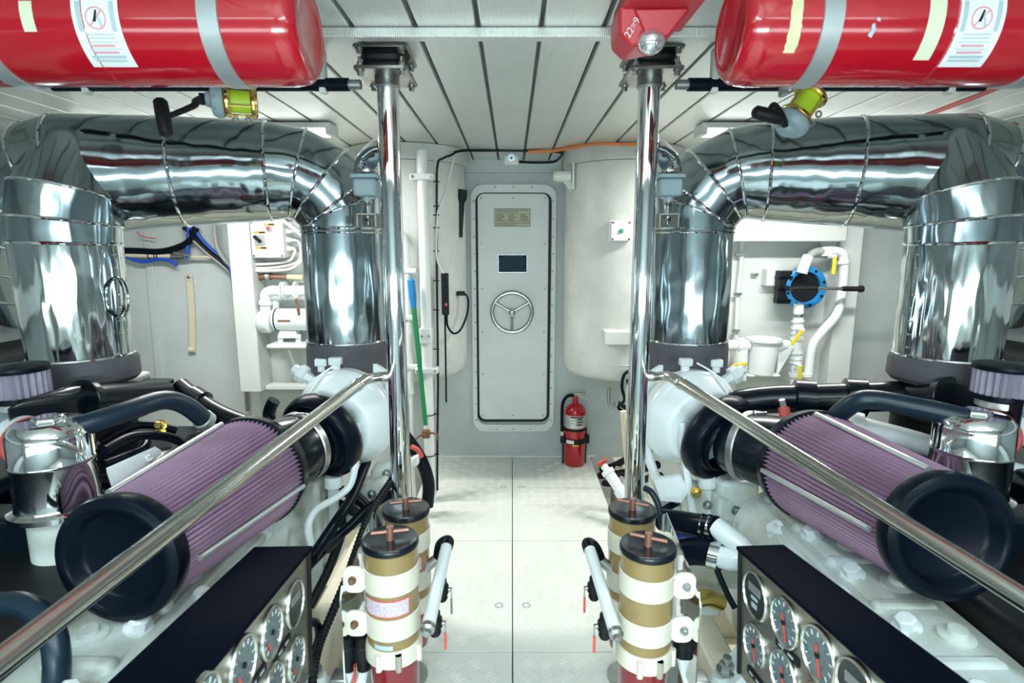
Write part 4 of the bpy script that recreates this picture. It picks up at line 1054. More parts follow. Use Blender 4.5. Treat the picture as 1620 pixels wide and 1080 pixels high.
# right engine pipework
t = thing('charge_air_pipe', 'large black cast air pipe with two collars on the right engine', 'pipe', P(1280, 650, 1.85), 'charge air pipes')
pp_ = [P(1112, 690, 1.93), P(1128, 660, 1.93), P(1165, 640, 1.92), P(1215, 632, 1.90), P(1290, 630, 1.86), P(1370, 628, 1.82), P(1430, 626, 1.80)]
MB().tube(pp_, 0.050, 28).build('pipe', 'black', t)
for px, y in ((1272, 1.87), (1352, 1.83)):
    c = P(px, 630 if px < 1300 else 629, y); MB().lathe(c, Vector((1, -0.28, 0)), [(0.052, -0.034), (0.064, -0.030), (0.064, 0.030), (0.052, 0.034)], 32).build('collar', 'black', t)
MB().cyl(P(1240, 645, 1.80), P(1243, 662, 1.78), 0.018, n=14).build('sensor', 'red_soft', t)
MB().cyl(P(1237, 632, 1.80), P(1240, 645, 1.80), 0.010, n=12).build('sensor_plug', 'alu', t)
t = thing('intake_manifold', 'black cast intake manifold across the right engine top', 'manifold', P(1490, 655, 1.75), 'intake manifolds')
MB().cyl(P(1400, 626, 1.90), P(1500, 630, 1.66), 0.052, 0.054, n=28).build('log', 'black', t)
MB().lathe(P(1500, 630, 1.66), P(1500, 630, 1.66)-P(1400, 626, 1.90), [(0.066, -0.01), (0.066, 0.016)], 24).build('end_flange', 'black', t, bevel=0.003)
a = P(1505, 632, 1.64); b = P(1560, 640, 1.52)
MB().obox((a+b)/2 - Z*0.02, (b-a), Y_, Z, (b-a).length+0.06, 0.20, 0.12).build('plenum', 'black', t, bevel=0.03, bseg=4)
for k in range(6): MB().ball(P(1395+k*9, 618+3*(k % 2), 1.86), 0.014, 10, 8).build('bolt_head', 'black', t)
MB().tube([P(1452, 600, 1.86), P(1470, 592, 1.85), P(1500, 590, 1.82), P(1530, 592, 1.80)], 0.022, 14).build('white_gasket_pipe', 'white', t)
piece('coolant_hose', 'thick bent blue-black hose behind the right air filter', 'hose',
      MB().tube([P(1312, 672, 1.62), P(1330, 652, 1.58), P(1358, 634, 1.54), P(1385, 632, 1.52), P(1430, 640, 1.48), P(1480, 650, 1.44), P(1530, 662, 1.40)], 0.027, 20), 'hose', 'bent blue-black coolant hoses')
piece('hose_clamp', 'silver clamp on the bent hose behind the right air filter', 'clamp', MB().lathe(P(1314, 670, 1.618), P(1326, 656, 1.59)-P(1312, 672, 1.62), [(0.028, -0.010), (0.031, -0.008), (0.031, 0.010), (0.028, 0.012)], 24), 'alu', 'hose clamps')
t = thing('white_water_pipe', 'thick white pipe running behind the right air filter', 'pipe', P(1420, 700, 1.5))
MB().tube([P(1345, 672, 1.70), P(1400, 686, 1.66), P(1465, 704, 1.63), P(1560, 735, 1.61), P(1660, 765, 1.60)], 0.034, 20).build('pipe', 'white', t)
MB().lathe(P(1352, 674, 1.695), P(1345, 672, 1.70)-P(1400, 686, 1.66), [(0.036, -0.02), (0.046, -0.016), (0.046, 0.012), (0.036, 0.016)], 24).build('flange', 'white', t)
# bulky black shapes at the outer bottom corners: pulley guards and hoses
piece('black_hose', 'large black hose curling at the lower left corner', 'hose', MB().tube([P(-40, 960, 1.0), P(30, 955, 0.98), P(75, 985, 0.95), P(90, 1040, 0.92), P(85, 1120, 0.9)], 0.022, 16), 'hose', 'thin black engine hoses')
piece('black_hose', 'second black hose below the left rail end', 'hose', MB().tube([P(-30, 1010, 1.1), P(20, 1000, 1.08), P(45, 1040, 1.05), P(40, 1110, 1.0)], 0.022, 16), 'rubber', 'thin black engine hoses')
def guard(s, c, label):
    t = thing('belt_guard', label, 'cover', c - Z*0.16, 'black front covers')
    MB().prism(rrect(0.44, 0.34, 0.08, 6), c, X, Z, -0.10).build('cover', 'black', t, bevel=0.012)
    for dx in (-0.17, 0.17):
        for dz in (-0.12, 0.12): MB().bolt(c + Vector((dx, 0, dz)), -Y_, 0.010, 0.012).build('bolt', 'steel', t)
guard(-1, P(20, 920, 1.32), 'black front cover outboard of the left air filter cap')
guard(1, P(1640, 920, 1.32), 'black front cover outboard of the right air filter cap')

# chrome oil separator cans
def chrome_can(s, c, label):
    r = 0.088
    t = thing('chrome_canister', label, 'canister', c - Z*0.12, 'chrome separator canisters')
    MB().lathe(c - Z*0.115, Z, [(r+0.016, 0), (r+0.016, 0.012), (r+0.002, 0.018), (r, 0.024), (r, 0.122), (r+0.003, 0.126), (r+0.003, 0.134), (r, 0.138), (r, 0.195), (r*0.95, 0.215), (r*0.8, 0.228), (0.0, 0.232)], 56).build('body', 'chrome', t, smooth=40)
    MB().lathe(c + Z*0.115, Z, [(0.036, -0.01), (0.036, 0.006), (0.030, 0.012), (0.0, 0.012)], 6).build('cap_nut', 'chrome', t, bevel=0.003)
    d = Vector((s*0.9, 0.5, 0.05)).normalized()
    q = c + d*(r-0.01) + Z*0.035
    MB().cyl(q, q + d*0.10, 0.058, n=32).build('outlet_stub', 'white', t)
    MB().lathe(q + d*0.018, d, [(0.058, 0), (0.066, 0.002), (0.066, 0.020), (0.058, 0.022)], 32).build('red_sleeve', 'red_soft', t)
    MB().cyl(q + d*0.10, q + d*0.2, 0.05, n=28).build('elbow', 'grey_mount', t)
    MB().cyl(c - Z*0.27, c - Z*0.115, r*0.8, n=32).build('pedestal', 'white_dirty', t)
    return t
CL, CR = P(86, 735, 1.33), P(1535, 720, 1.41)
chrome_can(-1, CL, 'polished chrome canister behind the left air filter cap')
chrome_can(1, CR, 'polished chrome canister behind the right air filter cap')
def breather(s, c, label):
    t = thing('breather_filter', label, 'filter', c - Z*0.075, 'small pleated breather filters')
    r, N = 0.070, 26
    rings = [[c + Z*h + Vector((math.cos(PI*k/N), math.sin(PI*k/N), 0))*(r if k % 2 else r-0.010) for k in range(2*N)] for h in (-0.04, 0.03)]
    MB().loops(rings).build('pleated_media', 'breather', t, smooth=0)
    MB().lathe(c + Z*0.028, Z, [(r+0.002, 0), (r+0.004, 0.004), (r+0.002, 0.014), (0.0, 0.018)], 36).build('top_cap', 'rubber', t)
    MB().lathe(c - Z*0.055, Z, [(r-0.004, 0), (r+0.001, 0.004), (r+0.001, 0.016)], 36).build('lower_rim', 'rubber', t)
    MB().lathe(c - Z*0.078, Z, [(0.05, 0), (0.056, 0.003), (0.056, 0.020), (0.05, 0.024)], 30).build('clamp_band', 'alu', t)
    MB().cyl(c - Z*0.14, c - Z*0.06, 0.048, n=28).build('neck', 'black', t)
breather(-1, P(30, 602, 1.50), 'small mauve pleated breather filter above the left chrome canister')
breather(1, P(1588, 600, 1.50), 'small mauve pleated breather filter above the right chrome canister')

# ------------------------------------------------------------------ fittings on the left tank and around the door
def pipe(name, label, pts, r, m, cat='pipe', group=None, n=14, sm=6):
    return tag(MB().tube(pts, r, n, sm).build(name, m), label, cat, group)
def clips(parent, pts, axis, R, m='blackmat', r=0.0028, name='cable_tie'):
    for p in pts: MB().torus(p, axis, R, r, 16, 6).build(name, m, parent)

t = thing('standpipe', 'thick white vertical pipe in front of the left tank', 'pipe', (-0.482, 3.13, 0), 'white pipes by the left tank')
MB().cyl((-0.482, 3.13, 0), (-0.482, 3.13, 2.0), 0.030, n=24).build('pipe', 'white_flat', t)
for z in (1.86, 0.80, 1.0):
    MB().obox((-0.482, 3.125, z), X, Y_, Z, 0.13 if z != 1.0 else 0.07, 0.072, 0.035 if z != 1.0 else 0.09).build('pipe_clamp', 'white_flat', t, bevel=0.008)
    for d in (-0.05, 0.05): MB().bolt((-0.482+d*(1 if z != 1.0 else .4), 3.088, z), -Y_, 0.006, 0.006).build('clamp_bolt', 'steel', t)
t = thing('thin_standpipe', 'thin white bent pipe behind the left post', 'pipe', (-0.58, 3.13, 0.6), 'white pipes by the left tank')
MB().tube([(-0.72, 3.11, 1.60), (-0.66, 3.11, 1.60), (-0.60, 3.12, 1.55), (-0.582, 3.125, 1.46), (-0.58, 3.13, 1.2), (-0.58, 3.13, 0.66)], 0.020, 14).build('pipe', 'white_flat', t)
for z in (1.36, 1.10, 0.82): MB().obox((-0.57, 3.13, z), X, Y_, Z, 0.085, 0.05, 0.03).build('pipe_clamp', 'white_flat', t, bevel=0.006)
for z in (0.5, 0.3): MB().cyl((-0.58, 3.13, 0.0), (-0.58, 3.13, 0.66), 0.012, n=12).build('lower_pipe', 'white_flat', t); break
# conduit strip with black cable tied to it
yk = 3.17
t = thing('wall_cable', 'black cable tied down the left tank beside the thick pipe', 'cable', P(690, 740, yk))
pts = [P(718, 243, 3.28), P(712, 246, 3.25), P(702, 250, 3.22), P(692, 262, yk), P(691, 330, yk), P(691, 400, yk), P(692, 500, yk), P(693, 600, yk), P(692, 700, yk), P(692, 775, yk)]
MB().tube(pts, 0.006, 10).build('black_cable', 'blackmat', t)
MB().tube([P(688, 250, yk+.01), P(688, 400, yk+.01), P(690, 600, yk+.01), P(690, 780, yk+.01)], 0.006, 10).build('white_cable', 'cable', t)
for py in (287, 326, 340, 360, 397, 444, 490, 552, 655, 718): MB().obox(P(690, py, yk-0.008), X, Y_, Z, 0.035, 0.004, 0.006).build('cable_tie', 'blackmat', t)
for py in (655, 719):
    MB().torus((-0.482, 3.13, P(684, py, 3.13).z), Z, 0.034, 0.003, 24, 6).build('pipe_tie', 'blackmat', t)
pipe('white_cable', 'cream cable curving down to the black power strip', [P(718, 250, 3.27), P(706, 300, 3.22), P(694, 330, 3.17), P(691, 360, 3.165), P(690, 395, 3.16), P(693, 415, 3.16), P(702, 432, 3.16)], 0.006, 'cable', 'cable')
# power strip
a = P(697, 432, 3.18); b = P(711, 498, 3.18)
t = thing('power_strip', 'black power strip hanging on the left tank', 'power strip', ((a.x+b.x)/2, 3.19, b.z))
MB().obox(((a.x+b.x)/2, 3.19, (a.z+b.z)/2), X, Y_, Z, 0.040, 0.030, a.z-b.z).build('body', 'blackmat', t, bevel=0.004)
for k in range(4): MB().obox(((a.x+b.x)/2+0.004, 3.174, a.z-0.04-k*0.035), X, Y_, Z, 0.018, 0.003, 0.022).build('socket', 'rubber', t)
MB().obox(((a.x+b.x)/2+0.006, 3.173, b.z+0.06), X, Y_, Z, 0.012, 0.006, 0.014).build('red_switch', 'needle', t)
pipe('extension_cable', 'black cord looping from power strip to wall socket', [P(707, 497, 3.19), P(708, 515, 3.19), P(717, 527, 3.2), P(728, 522, 3.25), P(738, 500, 3.3), P(741, 478, 3.33), P(737, 466, 3.34), P(727, 464, 3.35)], 0.006, 'rubber', 'cable')
tag(MB().obox(P(729, 464, 3.345), X, Y_, Z, 0.05, 0.022, 0.026).build('cord_plug', 'blackmat', bevel=0.004), 'black plug of the looping cord', 'plug')
pipe('hanging_cable', 'straight black cable hanging below the power strip', [P(704, 498, 3.17), P(705, 560, 3.17), P(706, 636, 3.17)], 0.005, 'rubber', 'cable')
# torch clipped beside the door
c0, c1 = P(731, 300, 3.40), P(726, 375, 3.40)
t = thing('torch', 'black torch clipped to the wall left of the door', 'torch', c1)
d = (c1-c0)
MB().lathe(c0, d, [(0.0, 0), (0.031, 0.0), (0.032, 0.03), (0.030, 0.055), (0.020, 0.075), (0.0205, d.length-0.03), (0.022, d.length-0.028), (0.022, d.length), (0.0, d.length)], 24).build('barrel', 'blackmat', t)
MB().obox(P(724, 319, 3.42), X, Y_, Z, 0.07, 0.02, 0.016).build('clip', 'steel', t)
# boat hook
c0, c1 = P(650, 440, 3.06), P(673.5, 672, 3.06); d = (c1-c0)
t = thing('boat_hook', 'green boat hook with blue grip and rusty hook leaning by the post', 'boat hook', c1 - Z*0.06)
MB().cyl(c0 + d*0.12, c1, 0.0145, 0.0125, n=16).build('green_pole', 'green', t)
MB().lathe(c0, d, [(0.010, 0), (0.021, 0.012), (0.021, 0.10), (0.017, 0.14), (0.0155, 0.16)], 18).build('blue_grip', 'blue', t)
q = P(674, 686, 3.06)
MB().obox(q, X, Y_, Z, 0.045, 0.03, 0.05).build('hook_socket', 'rust', t, bevel=0.008)
MB().tube([q, q + Vector((0.035, 0, 0.005)), q + Vector((0.062, 0, -0.005)), q + Vector((0.065, 0, -0.035))], 0.007, 8).build('hook', 'rust', t)
MB().tube([q, q + Vector((-0.04, 0, -0.015)), q + Vector((-0.075, 0, -0.055))], [0.008, 0.003], 8).build('spike', 'rust', t)

# camera and cables over the door
c = P(809, 251, 3.50)
t = thing('security_camera', 'small white security camera above the door', 'camera', c - Z*0.03)
MB().obox(c + Vector((0, 0.0, -0.012)), X, Y_, Z, 0.085, 0.05, 0.05).build('bracket', 'white_flat', t, bevel=0.004)
MB().cyl(c + Vector((0, -0.005, 0.004)), c + Vector((0, -0.06, -0.004)), 0.027, n=24).build('barrel', 'white_flat', t)
MB().cyl(c + Vector((0, -0.058, -0.004)), c + Vector((0, -0.064, -0.005)), 0.020, n=20).build('lens', 'darkdial', t)
MB().cyl(c + Vector((0, -0.063, -0.005)), c + Vector((0, -0.067, -0.005)), 0.008, n=14).build('pupil', 'blue', t)
pipe('ceiling_cable', 'black cable under the ceiling above the door', [P(719, 241, 3.27), P(735, 238, 3.35), P(770, 238, 3.4), P(815, 238, 3.42), P(862, 239, 3.40), P(889, 241, 3.36)], 0.0075, 'blackmat', 'cable')
pipe('orange_cable', 'orange cable running along the ceiling to the right tank', [P(836, 240, 3.40), P(870, 239, 3.38), P(890, 236, 3.34), P(915, 231, 3.22), P(950, 227, 3.12), P(985, 228, 3.09), P(1020, 228, 3.09), P(1045, 232, 3.09)], 0.0095, 'orange', 'cable')
pipe('camera_cable', 'black cable drooping from camera to right tank', [P(822, 256, 3.60), P(845, 257, 3.66), P(875, 256, 3.62), P(886, 249, 3.55), P(890, 242, 3.42)], 0.0075, 'blackmat', 'cable')
tag(MB().box(-0.31, 0.33, 3.82, YB, P(810, 273, 3.82).z, P(810, 257, 3.82).z+0.02).build('trim_3', 'wall', bevel=0.004), kind='structure')

# ------------------------------------------------------------------ portable extinguisher right of the door
ex, ey = P(909, 735, 3.70).x, 3.72; r = 0.073
t = thing('fire_extinguisher', 'red portable fire extinguisher standing right of the door', 'fire extinguisher', (ex, ey, 0))
MB().lathe((ex, ey, 0.004), Z, [(r*0.92, 0), (r, 0.012), (r, 0.375), (r*0.9, 0.402), (r*0.6, 0.424), (0.022, 0.436), (0.020, 0.46)], 40).build('bottle', 'red', t)
def arc_patch(nm, a0, a1, z0, z1, m, rr, par):
    vs = []
    for i in range(13):
        q = math.radians(a0+(a1-a0)*i/12)
        for z in (z0, z1): vs.append((ex+rr*math.cos(q), ey+rr*math.sin(q), z))
    return MB().add(vs, [[2*i, 2*i+2, 2*i+3, 2*i+1] for i in range(12)]).build(nm, m, par)
lb = arc_patch('label', -165, -15, 0.275, 0.365, 'textgrey', r+0.0008, t)
arc_patch('label_heading', -120, -50, 0.352, 0.360, 'blackmat', r+0.0012, lb)
for k, (z, a0, a1) in enumerate(((0.338, -125, -95), (0.338, -85, -55), (0.318, -125, -92), (0.318, -85, -52), (0.300, -120, -96), (0.300, -86, -58), (0.286, -125, -50))): arc_patch('label_print', a0, a1, z, z+0.008, 'blackmat' if k % 2 else 'paper', r+0.0012, lb)
MB().lathe((ex, ey, 0.255), Z, [(r+0.003, 0), (r+0.005, 0.002), (r+0.005, 0.014), (r+0.003, 0.016)], 40, cap=False).build('upper_band', 'blackmat', t)
MB().lathe((ex, ey, 0.165), Z, [(r+0.003, 0), (r+0.008, 0.003), (r+0.008, 0.034), (r+0.003, 0.037)], 40, cap=False).build('strap', 'blackmat', t)
for e in (-1, 1):
    MB().obox((ex+e*(r+0.012), ey, 0.185), X, Y_, Z, 0.028, 0.05, 0.055).build('bracket_latch', 'blackmat', t, bevel=0.005)
    MB().obox((ex+e*(r+0.006), ey+0.02, 0.13), X, Y_, Z, 0.010, 0.02, 0.26).build('bracket_bar', 'blackmat', t)
arc_patch('strap_tag', -140, -100, 0.172, 0.196, 'paper', r+0.009, t)
arc_patch('seal_sticker', -108, -75, 0.152, 0.164, 'yellow', r+0.001, t)
MB().cyl((ex, ey, 0.455), (ex, ey, 0.485), 0.018, n=16).build('valve_head', 'red', t)
MB().obox((ex+0.01, ey, 0.505), Vector((1, 0, 0.10)), Y_, Z, 0.11, 0.022, 0.012).build('carry_handle', 'steel', t, bevel=0.003)
MB().obox((ex+0.055, ey, 0.478), Vector((1, 0, -0.5)), Y_, Z, 0.10, 0.02, 0.010).build('squeeze_lever', 'alu', t, bevel=0.003)
MB().tube([(ex-0.015, ey-0.01, 0.495), (ex-0.06, ey-0.02, 0.49), (ex-0.088, ey-0.02, 0.44), (ex-0.092, ey-0.02, 0.34), (ex-0.090, ey-0.02, 0.24)], 0.0115, 12).build('hose', 'rubber', t)
MB().cyl((ex-0.09, ey-0.02, 0.245), (ex-0.09, ey-0.02, 0.215), 0.013, n=12).build('nozzle', 'alu', t)
# hook under the right tank, webbing harness, plastic pipe with red handwheel
t = thing('wall_hook', 'dull metal hook under the right tank', 'hook', P(966, 645, 3.6))
MB().tube([P(964, 614, 3.6), P(963, 630, 3.6), P(965, 641, 3.59), P(971, 643, 3.58), P(972, 636, 3.58)], 0.010, 10).build('hook', 'steel', t)
t = thing('webbing_harness', 'black webbing harness hanging beside the right post', 'strap', P(990, 650, 3.155))
MB().tube([P(1003, 584, 3.155), P(988, 592, 3.155), P(984, 612, 3.155), P(988, 632, 3.155), P(978, 644, 3.155), P(990, 652, 3.155), P(1005, 656, 3.155)], 0.009, 8).build('loop', 'rubber', t)
MB().tube([P(992, 600, 3.135), P(1000, 625, 3.135), P(1004, 645, 3.135)], 0.008, 8).build('strap', 'rubber', t)
MB().obox(P(984, 641, 3.135), Vector((1, 0, -0.6)), Y_, Z, 0.05, 0.015, 0.03).build('buckle', 'blackmat', t, bevel=0.003)
pipe('tan_pole', 'tan wooden stick behind the right post', [P(986, 650, 2.98), P(992, 720, 2.98), P(1000, 800, 2.98)], 0.018, 'tan', 'stick', n=12, sm=0)
c0, c1 = P(955, 736, 2.95), P(986, 782, 2.85); d = c1-c0
t = thing('valve_pipe', 'white plastic pipe with red handwheel beside the floor plates', 'valve', c1)
MB().lathe(c0, d, [(0.020, 0), (0.020, 0.03), (0.036, 0.032), (0.036, 0.055), (0.030, 0.06), (0.030, d.length*0.8), (0.038, d.length*0.82), (0.038, d.length+0.1)], 24).build('pipe', 'white', t)
MB().tube([c1, c1 + Vector((0.03, -0.02, -0.10)), c1 + Vector((0.10, 0.0, -0.16))], 0.034, 18).build('elbow', 'white', t)
hw = MB().torus(c0 - d*0.10, d, 0.030, 0.006, 24, 8).build('red_handwheel', 'needle', t)
_, u, v = frame(d)
for k in range(4):
    o = u*math.cos(k*PI/2)+v*math.sin(k*PI/2); MB().cyl(c0 - d*0.10, c0 - d*0.10 + o*0.03, 0.005, n=8).build('wheel_spoke', 'needle', hw)
MB().cyl(c0 - d*0.12, c0 + d*0.05, 0.009, n=10).build('stem', 'needle', t)
# hose bundles on the bilge beside the walkway
for i, (pts, r, m) in enumerate((([P(952, 742, 3.62), P(972, 736, 3.5), P(1000, 722, 3.3), P(1040, 705, 3.1)], 0.022, 'rubber'), ([P(950, 752, 3.55), P(972, 750, 3.4), P(1000, 745, 3.2), P(1040, 735, 3.0)], 0.024, 'rubber'), ([P(956, 764, 3.45), P(978, 765, 3.3), P(1010, 760, 3.1), P(1045, 752, 2.9)], 0.02, 'blackmat'))):
    pipe('bilge_hose', 'black hose in the bilge right of the walkway, %s of three' % ['rearmost', 'middle one', 'nearest'][i], pts, r, m, 'hose', 'black bilge hoses')
pipe('bilge_hose', 'black hose bundle behind the left post near the boat hook', [P(632, 680, 2.9), P(652, 705, 2.9), P(668, 732, 2.92), P(678, 765, 2.95), P(676, 800, 2.95)], 0.035, 'rubber', 'hose')
pipe('red_strap', 'short red strap end behind the left post', [P(650, 706, 2.862), P(660, 711, 2.862), P(667, 722, 2.875)], 0.014, 'red_soft', 'strap')
tag(MB().obox(P(657, 728, 2.86), Vector((1, 0, 0.6)), Y_, Z, 0.05, 0.05, 0.06).build('white_junction', 'white', bevel=0.01), 'small white fitting behind the left post below the red strap', 'fitting')

# ------------------------------------------------------------------ left bulkhead: strap, cables, switch box, pump
def strip(name, px0, py0, px1, py1, w, y, m, label, cat):
    a, b = P(px0, py0, y), P(px1, py1, y)
    return tag(MB().obox((a+b)/2, X, Y_, (b-a), w, 0.01, (b-a).length).build(name, m, bevel=0.002), label, cat)
s_ = strip('trim_4', 231, 350, 256, 640, 0.05, YB-0.006, 'wall', '', ''); s_['kind'] = 'structure'
for kk in ('label', 'category'):
    if kk in s_.keys(): del s_[kk]
a, b = P(299, 438, YB-0.02), P(304, 553, YB-0.02)
t = thing('hanging_strap', 'cream webbing strap hanging on the left bulkhead', 'strap', b)
mid = (a+b)/2 + Vector((0.015, 0, 0))
vs = []
for i in range(13):
    f = i/12; c = a*(1-f)**2 + (a+mid*2-b if False else mid)*2*f*(1-f) + b*f*f
    vs += [c - X*0.021, c + X*0.021, c + Vector((0.021, 0.005, 0)), c + Vector((-0.021, 0.005, 0))]
fs = []
for i in range(12):
    for k in range(4): fs.append([4*i+k, 4*i+(k+1) % 4, 4*i+4+(k+1) % 4, 4*i+4+k])
MB().add(vs, fs).build('webbing', 'tan', t)
MB().bolt(a - Y_*0.004, -Y_, 0.010, 0.008).build('screw', 'steel', t)
MB().obox(a - Y_*0.001, X, Y_, Z, 0.042, 0.008, 0.05).build('end_plate', 'tan', t)
MB().cyl(b + Vector((-0.02, 0, 0)), b + Vector((0.02, 0, 0)), 0.018, n=14).build('end_roll', 'tan', t)
yw = YB-0.06
pipe('blue_hose', 'blue hose dropping vertically below the left duct', [P(298, 350, yw), P(298, 368, yw), P(297, 390, yw), P(296, 409, yw)], 0.014, 'bluehose', 'hose', 'blue hoses')
pipe('blue_hose', 'blue hose slanting down to the left pillar', [P(300, 350, yw), P(307, 362, yw), P(325, 385, yw), P(345, 404, yw), P(364, 425, yw), P(371, 470, yw), P(380, 540, yw), P(386, 600, yw)], 0.012, 'bluehose', 'hose', 'blue hoses')
pipe('blue_hose', 'dark blue hose lying along the left bulkhead', [P(190, 402, yw), P(205, 408, yw), P(225, 414, yw), P(250, 410, yw), P(268, 412, yw), P(280, 420, yw)], 0.013, 'bluehose', 'hose', 'blue hoses')
pipe('black_conduit', 'thick dark hose sagging under the left duct', [P(190, 396, yw), P(220, 397, yw), P(255, 398, yw), P(285, 390, yw), P(303, 378, yw), P(310, 360, yw)], 0.022, 'rubber', 'hose')
for i, off in enumerate((0, 5, 9)):
    pipe('black_cable', 'black cable slanting down behind the left pillar, %s of three' % ['upper', 'middle', 'lower'][i], [P(288+off*0.5, 356+off, yw), P(305, 370+off, yw), P(330, 393+off, yw), P(352, 411+off, yw), P(366, 428+off, yw+0.02), P(372, 470, yw+.02), P(384, 560, yw+.02), P(392, 650, yw+.02)], 0.012, ['rubber', 'blackmat', 'grey_hose'][i], 'cable', 'black cables by the left pillar')
pipe('grey_conduit', 'grey conduit bending down beside the left pillar', [P(339, 350, yw-.03), P(340, 370, yw-.03), P(344, 392, yw-.03), P(355, 410, yw-.03), P(369, 424, yw-.02)], 0.014, 'grey_hose', 'conduit')
t = thing('hose_valve', 'grey lever valve joining pale pipe on the left bulkhead', 'valve', P(282, 412, yw))
MB().cyl(P(200, 404, yw), P(272, 405, yw), 0.014, n=14).build('pale_pipe', 'tan', t)
MB().cyl(P(272, 405, yw), P(292, 406, yw), 0.022, n=14).build('valve_body', 'steel', t)
MB().obox(P(288, 402, yw-0.02), Vector((1, 0, -0.2)), Y_, Z, 0.11, 0.012, 0.014).build('lever', 'steel', t)
MB().cyl(P(292, 406, yw), P(345, 407, yw), 0.010, n=12).build('thin_pipe', 'tan', t)
for px in (236, 246, 250): MB().torus(P(px, 405, yw), X, 0.017, 0.003, 14, 6).build('cable_tie', 'blackmat', t)
pipe('red_wire', 'short red wire end under the left duct', [P(216, 366, yw), P(223, 373, yw), P(235, 376, yw), P(246, 377, yw)], 0.004, 'red_soft', 'wire')

# switch box
yb_ = 3.60
a = P(396, 349, yb_); b = P(448, 407, yb_)
w, h = 0.205, 0.235; c = Vector(((a.x+b.x)/2, yb_, (a.z+b.z)/2))
t = thing('switch_box', 'pale switch box with rotary knob and red button by the left duct', 'switch', c - Z*h/2)
MB().obox(c + Y_*0.06, X, Y_, Z, w, 0.12, h).build('enclosure', 'white_flat', t, bevel=0.008)
MB().obox(c + Y_*0.15, X, Y_, Z, w*0.8, 0.06, h*0.8).build('stand_off', 'white_flat', t)
fy = yb_-0.001
def on_face(px, py): return P(px, py, fy)
kb = MB().obox(on_face(411, 380), X, Y_, Z, 0.062, 0.016, 0.064).build('switch_base', 'grey_plastic', t, bevel=0.004)
MB().obox(on_face(409, 378) - Y_*0.018, Vector((1, 0, -0.9)), Y_, Vector((0.9, 0, 1)), 0.055, 0.022, 0.018).build('rotary_knob', 'blackmat', kb, bevel=0.004)
MB().obox(on_face(426, 362), X, Y_, Z, 0.030, 0.014, 0.032).build('button_base', 'grey_plastic', t, bevel=0.003)
MB().obox(on_face(424.5, 361) - Y_*0.01, X, Y_, Z, 0.018, 0.012, 0.018).build('red_button', 'needle', t, bevel=0.003)
for px, py, l in ((426, 355, 0.068), (411, 367.5, 0.076), (413.5, 392, 0.074)):
    g = MB().obox(on_face(px, py), X, Y_, Z, l, 0.003, 0.015).build('orange_tag', 'orangetag', t)
    MB().obox(on_face(px, py) + Vector((l*0.18, -0.002, 0)), X, Y_, Z, l*0.5, 0.001, 0.008).build('tag_print', 'blackmat', g)
for dx in (-1, 1):
    for dz in (-1, 1): MB().cyl(c + Vector((dx*(w/2-0.014), 0.001, dz*(h/2-0.014))), c + Vector((dx*(w/2-0.014), -0.004, dz*(h/2-0.014))), 0.007, n=12).build('screw', 'steel', t)
for dz in (0.05, -0.005, -0.06): MB().lathe(c + Vector((w/2, 0.06, dz)), X, [(0.018, 0), (0.018, 0.02), (0.013, 0.024), (0.010, 0.05)], 12).build('cable_gland', 'white_flat', t)
yc = 3.66
for i, (pts, r) in enumerate((([c + Vector((w/2+0.05, 0.06, -0.005)), P(474, 385, yc), P(474, 410, yc), P(455, 420, yc), P(420, 424, yc), P(400, 424, yc)], 0.008),
                              ([c + Vector((w/2+0.05, 0.06, 0.05)), P(482, 372, yc), P(482, 405, yc), P(462, 424, yc), P(430, 428, yc), P(402, 428, yc)], 0.010),
                              ([c + Vector((w/2+0.05, 0.06, -0.06)), P(466, 400, yc), P(458, 412, yc), P(430, 417, yc), P(402, 418, yc)], 0.009))):
    pipe('pale_cable', 'pale cable looping under the switch box, %s loop' % ['middle', 'outer', 'inner'][i], pts, r, 'cable', 'cable', 'pale cables under the switch box')
pipe('white_conduit', 'white conduit slanting above the switch box', [P(430, 336, 3.62), P(456, 355, 3.62), P(500, 390, 3.62)], 0.013, 'white_flat', 'conduit', sm=0)
# copper pipe with elbow
t = thing('brown_pipe', 'brown taped pipe with elbow below the switch box', 'pipe', P(410, 455, 3.68))
MB().tube([P(407, 462, 3.7), P(405, 448, 3.7), P(408, 440, 3.7), P(418, 437, 3.7), P(430, 437, 3.7)], 0.022, 14).build('elbow', 'rust', t)
MB().cyl(P(428, 437, 3.7), P(520, 441, 3.7), 0.017, n=14).build('taped_run', 'dull_orange', t)
MB().cyl(P(455, 438, 3.695), P(480, 439, 3.695), 0.0185, n=14).build('yellow_tape', 'tape', t)
MB().cyl(P(421, 437, 3.7), P(427, 437, 3.7), 0.025, n=14).build('clamp', 'alu', t)
# pump
t = thing('bilge_pump', 'white painted electric pump on a wall shelf beside the left duct', 'pump', P(455, 548, 3.66))
yp = 3.64
sh0, sh1 = P(431, 541, yp), P(520, 541, yp)
MB().box(sh0.x, sh1.x, yp-0.10, 3.78, sh0.z-0.028, sh0.z).build('shelf', 'white', t, bevel=0.01)
MB().prism([(0, 0), (0.12, 0), (0, -0.2)], P(470, 548, 3.78), -Y_, Z, 0.02).build('shelf_brace', 'white', t)
m0, m1 = P(432, 505, yp), P(520, 505, yp)
MB().lathe(m0, X, [(0.05, 0), (0.072, 0.012), (0.072, (m1-m0).length-0.02), (0.05, (m1-m0).length)], 32).build('motor', 'white', t)
MB().lathe(P(409, 508, yp), X, [(0.03, 0), (0.062, 0.006), (0.078, 0.03), (0.078, 0.075), (0.06, 0.09)], 32).build('pump_head', 'white', t)
MB().lathe(P(438, 505, yp), X, [(0.0725, 0), (0.074, 0.001), (0.074, 0.008), (0.0725, 0.009)], 32, cap=False).build('blue_band', 'navy', t)
